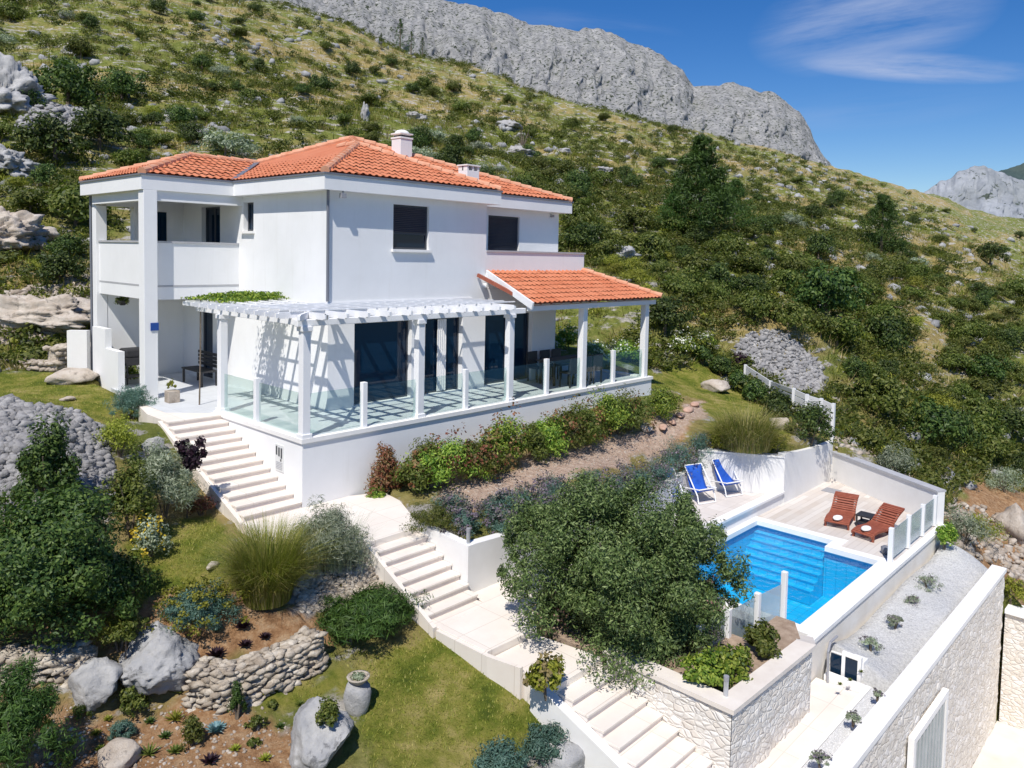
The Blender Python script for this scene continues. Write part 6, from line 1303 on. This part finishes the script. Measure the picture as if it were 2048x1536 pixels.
for i in range(9): a = i*.7; e = Vector(g)+Vector((math.cos(a)*.6, math.sin(a)*.6, 1.1+.5*(i % 3))); mb.tube([Vector(g), Vector(g).lerp(e, .5)+Vector((0, 0, .2)), e], [.07, .04, .015], 5)
mb.build('branches', M['bark'], ds)
# ground cover (stuff): low scrub, dry grass, stones; sampled evenly over the slope, thinned with distance
def slope_pts(n, lo=18, hi=200, pw=1.25):
    out = []; tot = 0
    while tot < n:
        az = rng.uniform(-.75, .75, n*2); d = lo*(hi/lo)**(rng.uniform(0, 1, n*2)**pw); h_ = math.atan2(_f[0], _f[1])+az
        x = CAM[0]+np.sin(h_)*d; y = CAM[1]+np.cos(h_)*d; ok = ~(((x > -6.5) & (x < 16.2) & (y > -14) & (y < 12)) | ((y < -3) & (x < 14.5))); 
        for hp in HEAPS: ok &= ~inpoly(x, y, hp)
        x, y, d2 = x[ok], y[ok], d[ok]; out.append(np.stack([x, y, d2], 1)); tot += len(x)
    return np.concatenate(out)[:n]
base = foliage(110, (1, 1, .6), .27, .13, K=8, cr=.5); base2 = foliage(90, (1, 1, .5), .27, .09, K=8, cr=.5)
def scatter(name, pts, size, base, mat, label, cat, thr=None, sc=None):
    if thr is not None: m = fbm(pts[:, 0], pts[:, 1], sc, 3) > thr; pts = pts[m]; size = size[m]
    n = len(pts); g3 = onground(pts[:, :2], -.02); a = rng.uniform(0, 6.28, n); ca_, sa_ = np.cos(a), np.sin(a); BV = base[0]; V = np.empty((n, len(BV), 3)); V[:, :, 0] = (BV[:, 0][None]*ca_[:, None]-BV[:, 1][None]*sa_[:, None])*size[:, None]+g3[:, 0:1]; V[:, :, 1] = (BV[:, 0][None]*sa_[:, None]+BV[:, 1][None]*ca_[:, None])*size[:, None]+g3[:, 1:2]; V[:, :, 2] = BV[:, 2][None]*size[:, None]+g3[:, 2:3]
    Fq = (base[1][None]+np.arange(n)[:, None, None]*len(BV)).reshape(-1, base[1].shape[1]); tag(npmesh(name, V.reshape(-1, 3), Fq, mat), label, cat, kind='stuff')
p = np.concatenate([slope_pts(4800), slope_pts(5000, 20, 95), slope_pts(2600, 70, 230)]); p = p[(np.arange(len(p)) < 4800) | (np.arange(len(p)) >= 9800) | ((p[:, 0] > 14) & (p[:, 1] < p[:, 0]*.9+4))]; scatter('low_scrub', p, rng.uniform(.22, .55, len(p))*(1+p[:, 2]/120), base, L['mid'], 'low green scrub covering the hillside', 'scrub', -.12, 9)
p = slope_pts(1500); scatter('yellow_scrub', p, rng.uniform(.2, .5, len(p))*(1+p[:, 2]/120), base2, L['yellowgreen'], 'yellow-green broom between the hillside shrubs', 'scrub', -.1, 7)
p = slope_pts(700); scatter('sage_scrub', p, rng.uniform(.15, .32, len(p))*(1+p[:, 2]/140), base2, L['grey'], 'grey sage tufts between the hillside rocks', 'scrub')
gb = blades(16, (0, 0, 0), .5, 1., .07, .8, seg=1)
p = np.concatenate([slope_pts(5500, hi=140), slope_pts(4500, 60, 230)]); scatter('dry_grass', p, rng.uniform(.25, .5, len(p))*(1+p[:, 2]/90), gb, L['straw'], 'dry yellow grass on the hillside', 'grass', -.25, 6)
p = np.concatenate([slope_pts(5000, hi=120), slope_pts(4500, 60, 230)]); scatter('green_grass', p, rng.uniform(.25, .5, len(p))*(1+p[:, 2]/90), gb, L['blade'], 'green grass tufts on the hillside', 'grass')
p = np.concatenate([slope_pts(2800), slope_pts(1400, 60, 220)]); m = fbm(p[:, 0]+90, p[:, 1], 5, 3) > .05; p = p[m]; stones('hillside_stones', onground(p[:, :2]), rng.uniform(.08, .38, len(p))*(1+p[:, 2]/110), 'rock', 'pale limestone stones scattered over the hillside', 'stones')
# ================================================================ light, sky, camera
EL = math.radians(55); SAZ = np.array([-.88, -.475]); SAZ = SAZ/np.linalg.norm(SAZ)
S = Vector((SAZ[0]*math.cos(EL), SAZ[1]*math.cos(EL), math.sin(EL)))
sl = bpy.data.lights.new('sun', 'SUN'); sl.energy = 4.6; sl.angle = math.radians(.5); sl.color = (1., .955, .88)
so = bpy.data.objects.new('sun', sl); C.objects.link(so); so.rotation_euler = S.to_track_quat('Z', 'Y').to_euler(); so.location = (-20, -15, 40)
w = bpy.data.worlds.new('World'); bpy.context.scene.world = w; w.use_nodes = True; nt = w.node_tree
bg = nt.nodes['Background']; sk = nt.nodes.new('ShaderNodeTexSky'); sk.sky_type = 'NISHITA'; sk.sun_disc = False
sk.sun_elevation = EL; sk.sun_rotation = math.atan2(SAZ[0], SAZ[1]); sk.air_density = 1.0; sk.dust_density = .25; sk.ozone_density = 3.5; sk.altitude = 250
hs = nt.nodes.new('ShaderNodeHueSaturation'); hs.inputs['Saturation'].default_value = 1.38; hs.inputs['Value'].default_value = 1.5; hs.inputs['Hue'].default_value = .512
nt.links.new(sk.outputs[0], hs.inputs['Color'])
tc = nt.nodes.new('ShaderNodeTexCoord'); vec = tc.outputs['Generated']
def dotn(v):
    n = nt.nodes.new('ShaderNodeVectorMath'); n.operation = 'DOT_PRODUCT'; nt.links.new(vec, n.inputs[0]); n.inputs[1].default_value = tuple(float(a) for a in v); return n.outputs['Value']
def cloud(cpx, cpy, ru, rv, tilt, sc, lo, hi, seedv, amt):
    c = ray(cpx, cpy); c = c/np.linalg.norm(c); r = np.cross(c, [0, 0, 1.]); r /= np.linalg.norm(r); u = np.cross(r, c)
    r2 = r*math.cos(tilt)+u*math.sin(tilt); u2 = -r*math.sin(tilt)+u*math.cos(tilt)
    a = math_(nt, 'DIVIDE', dotn(r2), ru); b = math_(nt, 'DIVIDE', dotn(u2), rv)
    e = math_(nt, 'SUBTRACT', 1., math_(nt, 'ADD', math_(nt, 'MULTIPLY', a, a), math_(nt, 'MULTIPLY', b, b)))
    e = math_(nt, 'MAXIMUM', e, 0.)
    cb = nt.nodes.new('ShaderNodeCombineXYZ'); nt.links.new(dotn(r2*.22), cb.inputs[0]); nt.links.new(dotn(u2*1.6), cb.inputs[1]); cb.inputs[2].default_value = seedv
    n = noise_(nt, sc, 9, .62, vec=cb.outputs[0]); n.node.inputs['Distortion'].default_value = .15
    f = math_(nt, 'MULTIPLY', ramp(nt, n, [(lo, (0, 0, 0)), (hi, (1, 1, 1))]), e)
    front = math_(nt, 'GREATER_THAN', dotn(c), 0.)
    return math_(nt, 'MULTIPLY', math_(nt, 'MULTIPLY', f, front), amt)
col = hs.outputs[0]
for args in [(1740, 40, .135, .062, .10, 16, .36, .66, 1.3, .7), (1830, 135, .125, .018, -.13, 22, .34, .62, 4.1, .8), (1180, 55, .12, .022, -.1, 14, .42, .75, 7.2, .25), (1720, 222, .16, .025, .05, 18, .45, .8, 2.2, .18)]:
    col = mix(nt, cloud(*args), col, (6.5, 7.6, 10.5))
nt.links.new(col, bg.inputs['Color']); bg.inputs['Strength'].default_value = .068
cam = bpy.data.cameras.new('camera'); sea = MB().box(-4000, -4000, -92, 4000, -30, -90).build('sea', simple('deep_sea', (.008, .05, .075), (.012, .07, .10), .02, .12), None, (0, -100, -90)); tag(sea, kind='structure')
co = bpy.data.objects.new('camera', cam); C.objects.link(co)
R = Matrix(((_r[0], _u[0], -_f[0]), (_r[1], _u[1], -_f[1]), (_r[2], _u[2], -_f[2])))
co.matrix_world = Matrix.Translation(Vector(CAM)) @ R.to_4x4()
cam.sensor_fit = 'HORIZONTAL'; cam.sensor_width = 36; cam.lens = F/2048*36
cam.shift_x = -(CX-1024)/2048; cam.shift_y = (CY-768)/2048; cam.clip_start = .1; cam.clip_end = 6000
sc = bpy.context.scene; sc.camera = co
sc.view_settings.view_transform = 'Standard'; sc.view_settings.look = 'None'; sc.view_settings.exposure = .12; sc.view_settings.gamma = 1.
sc.render.resolution_x = 1024; sc.render.resolution_y = 768
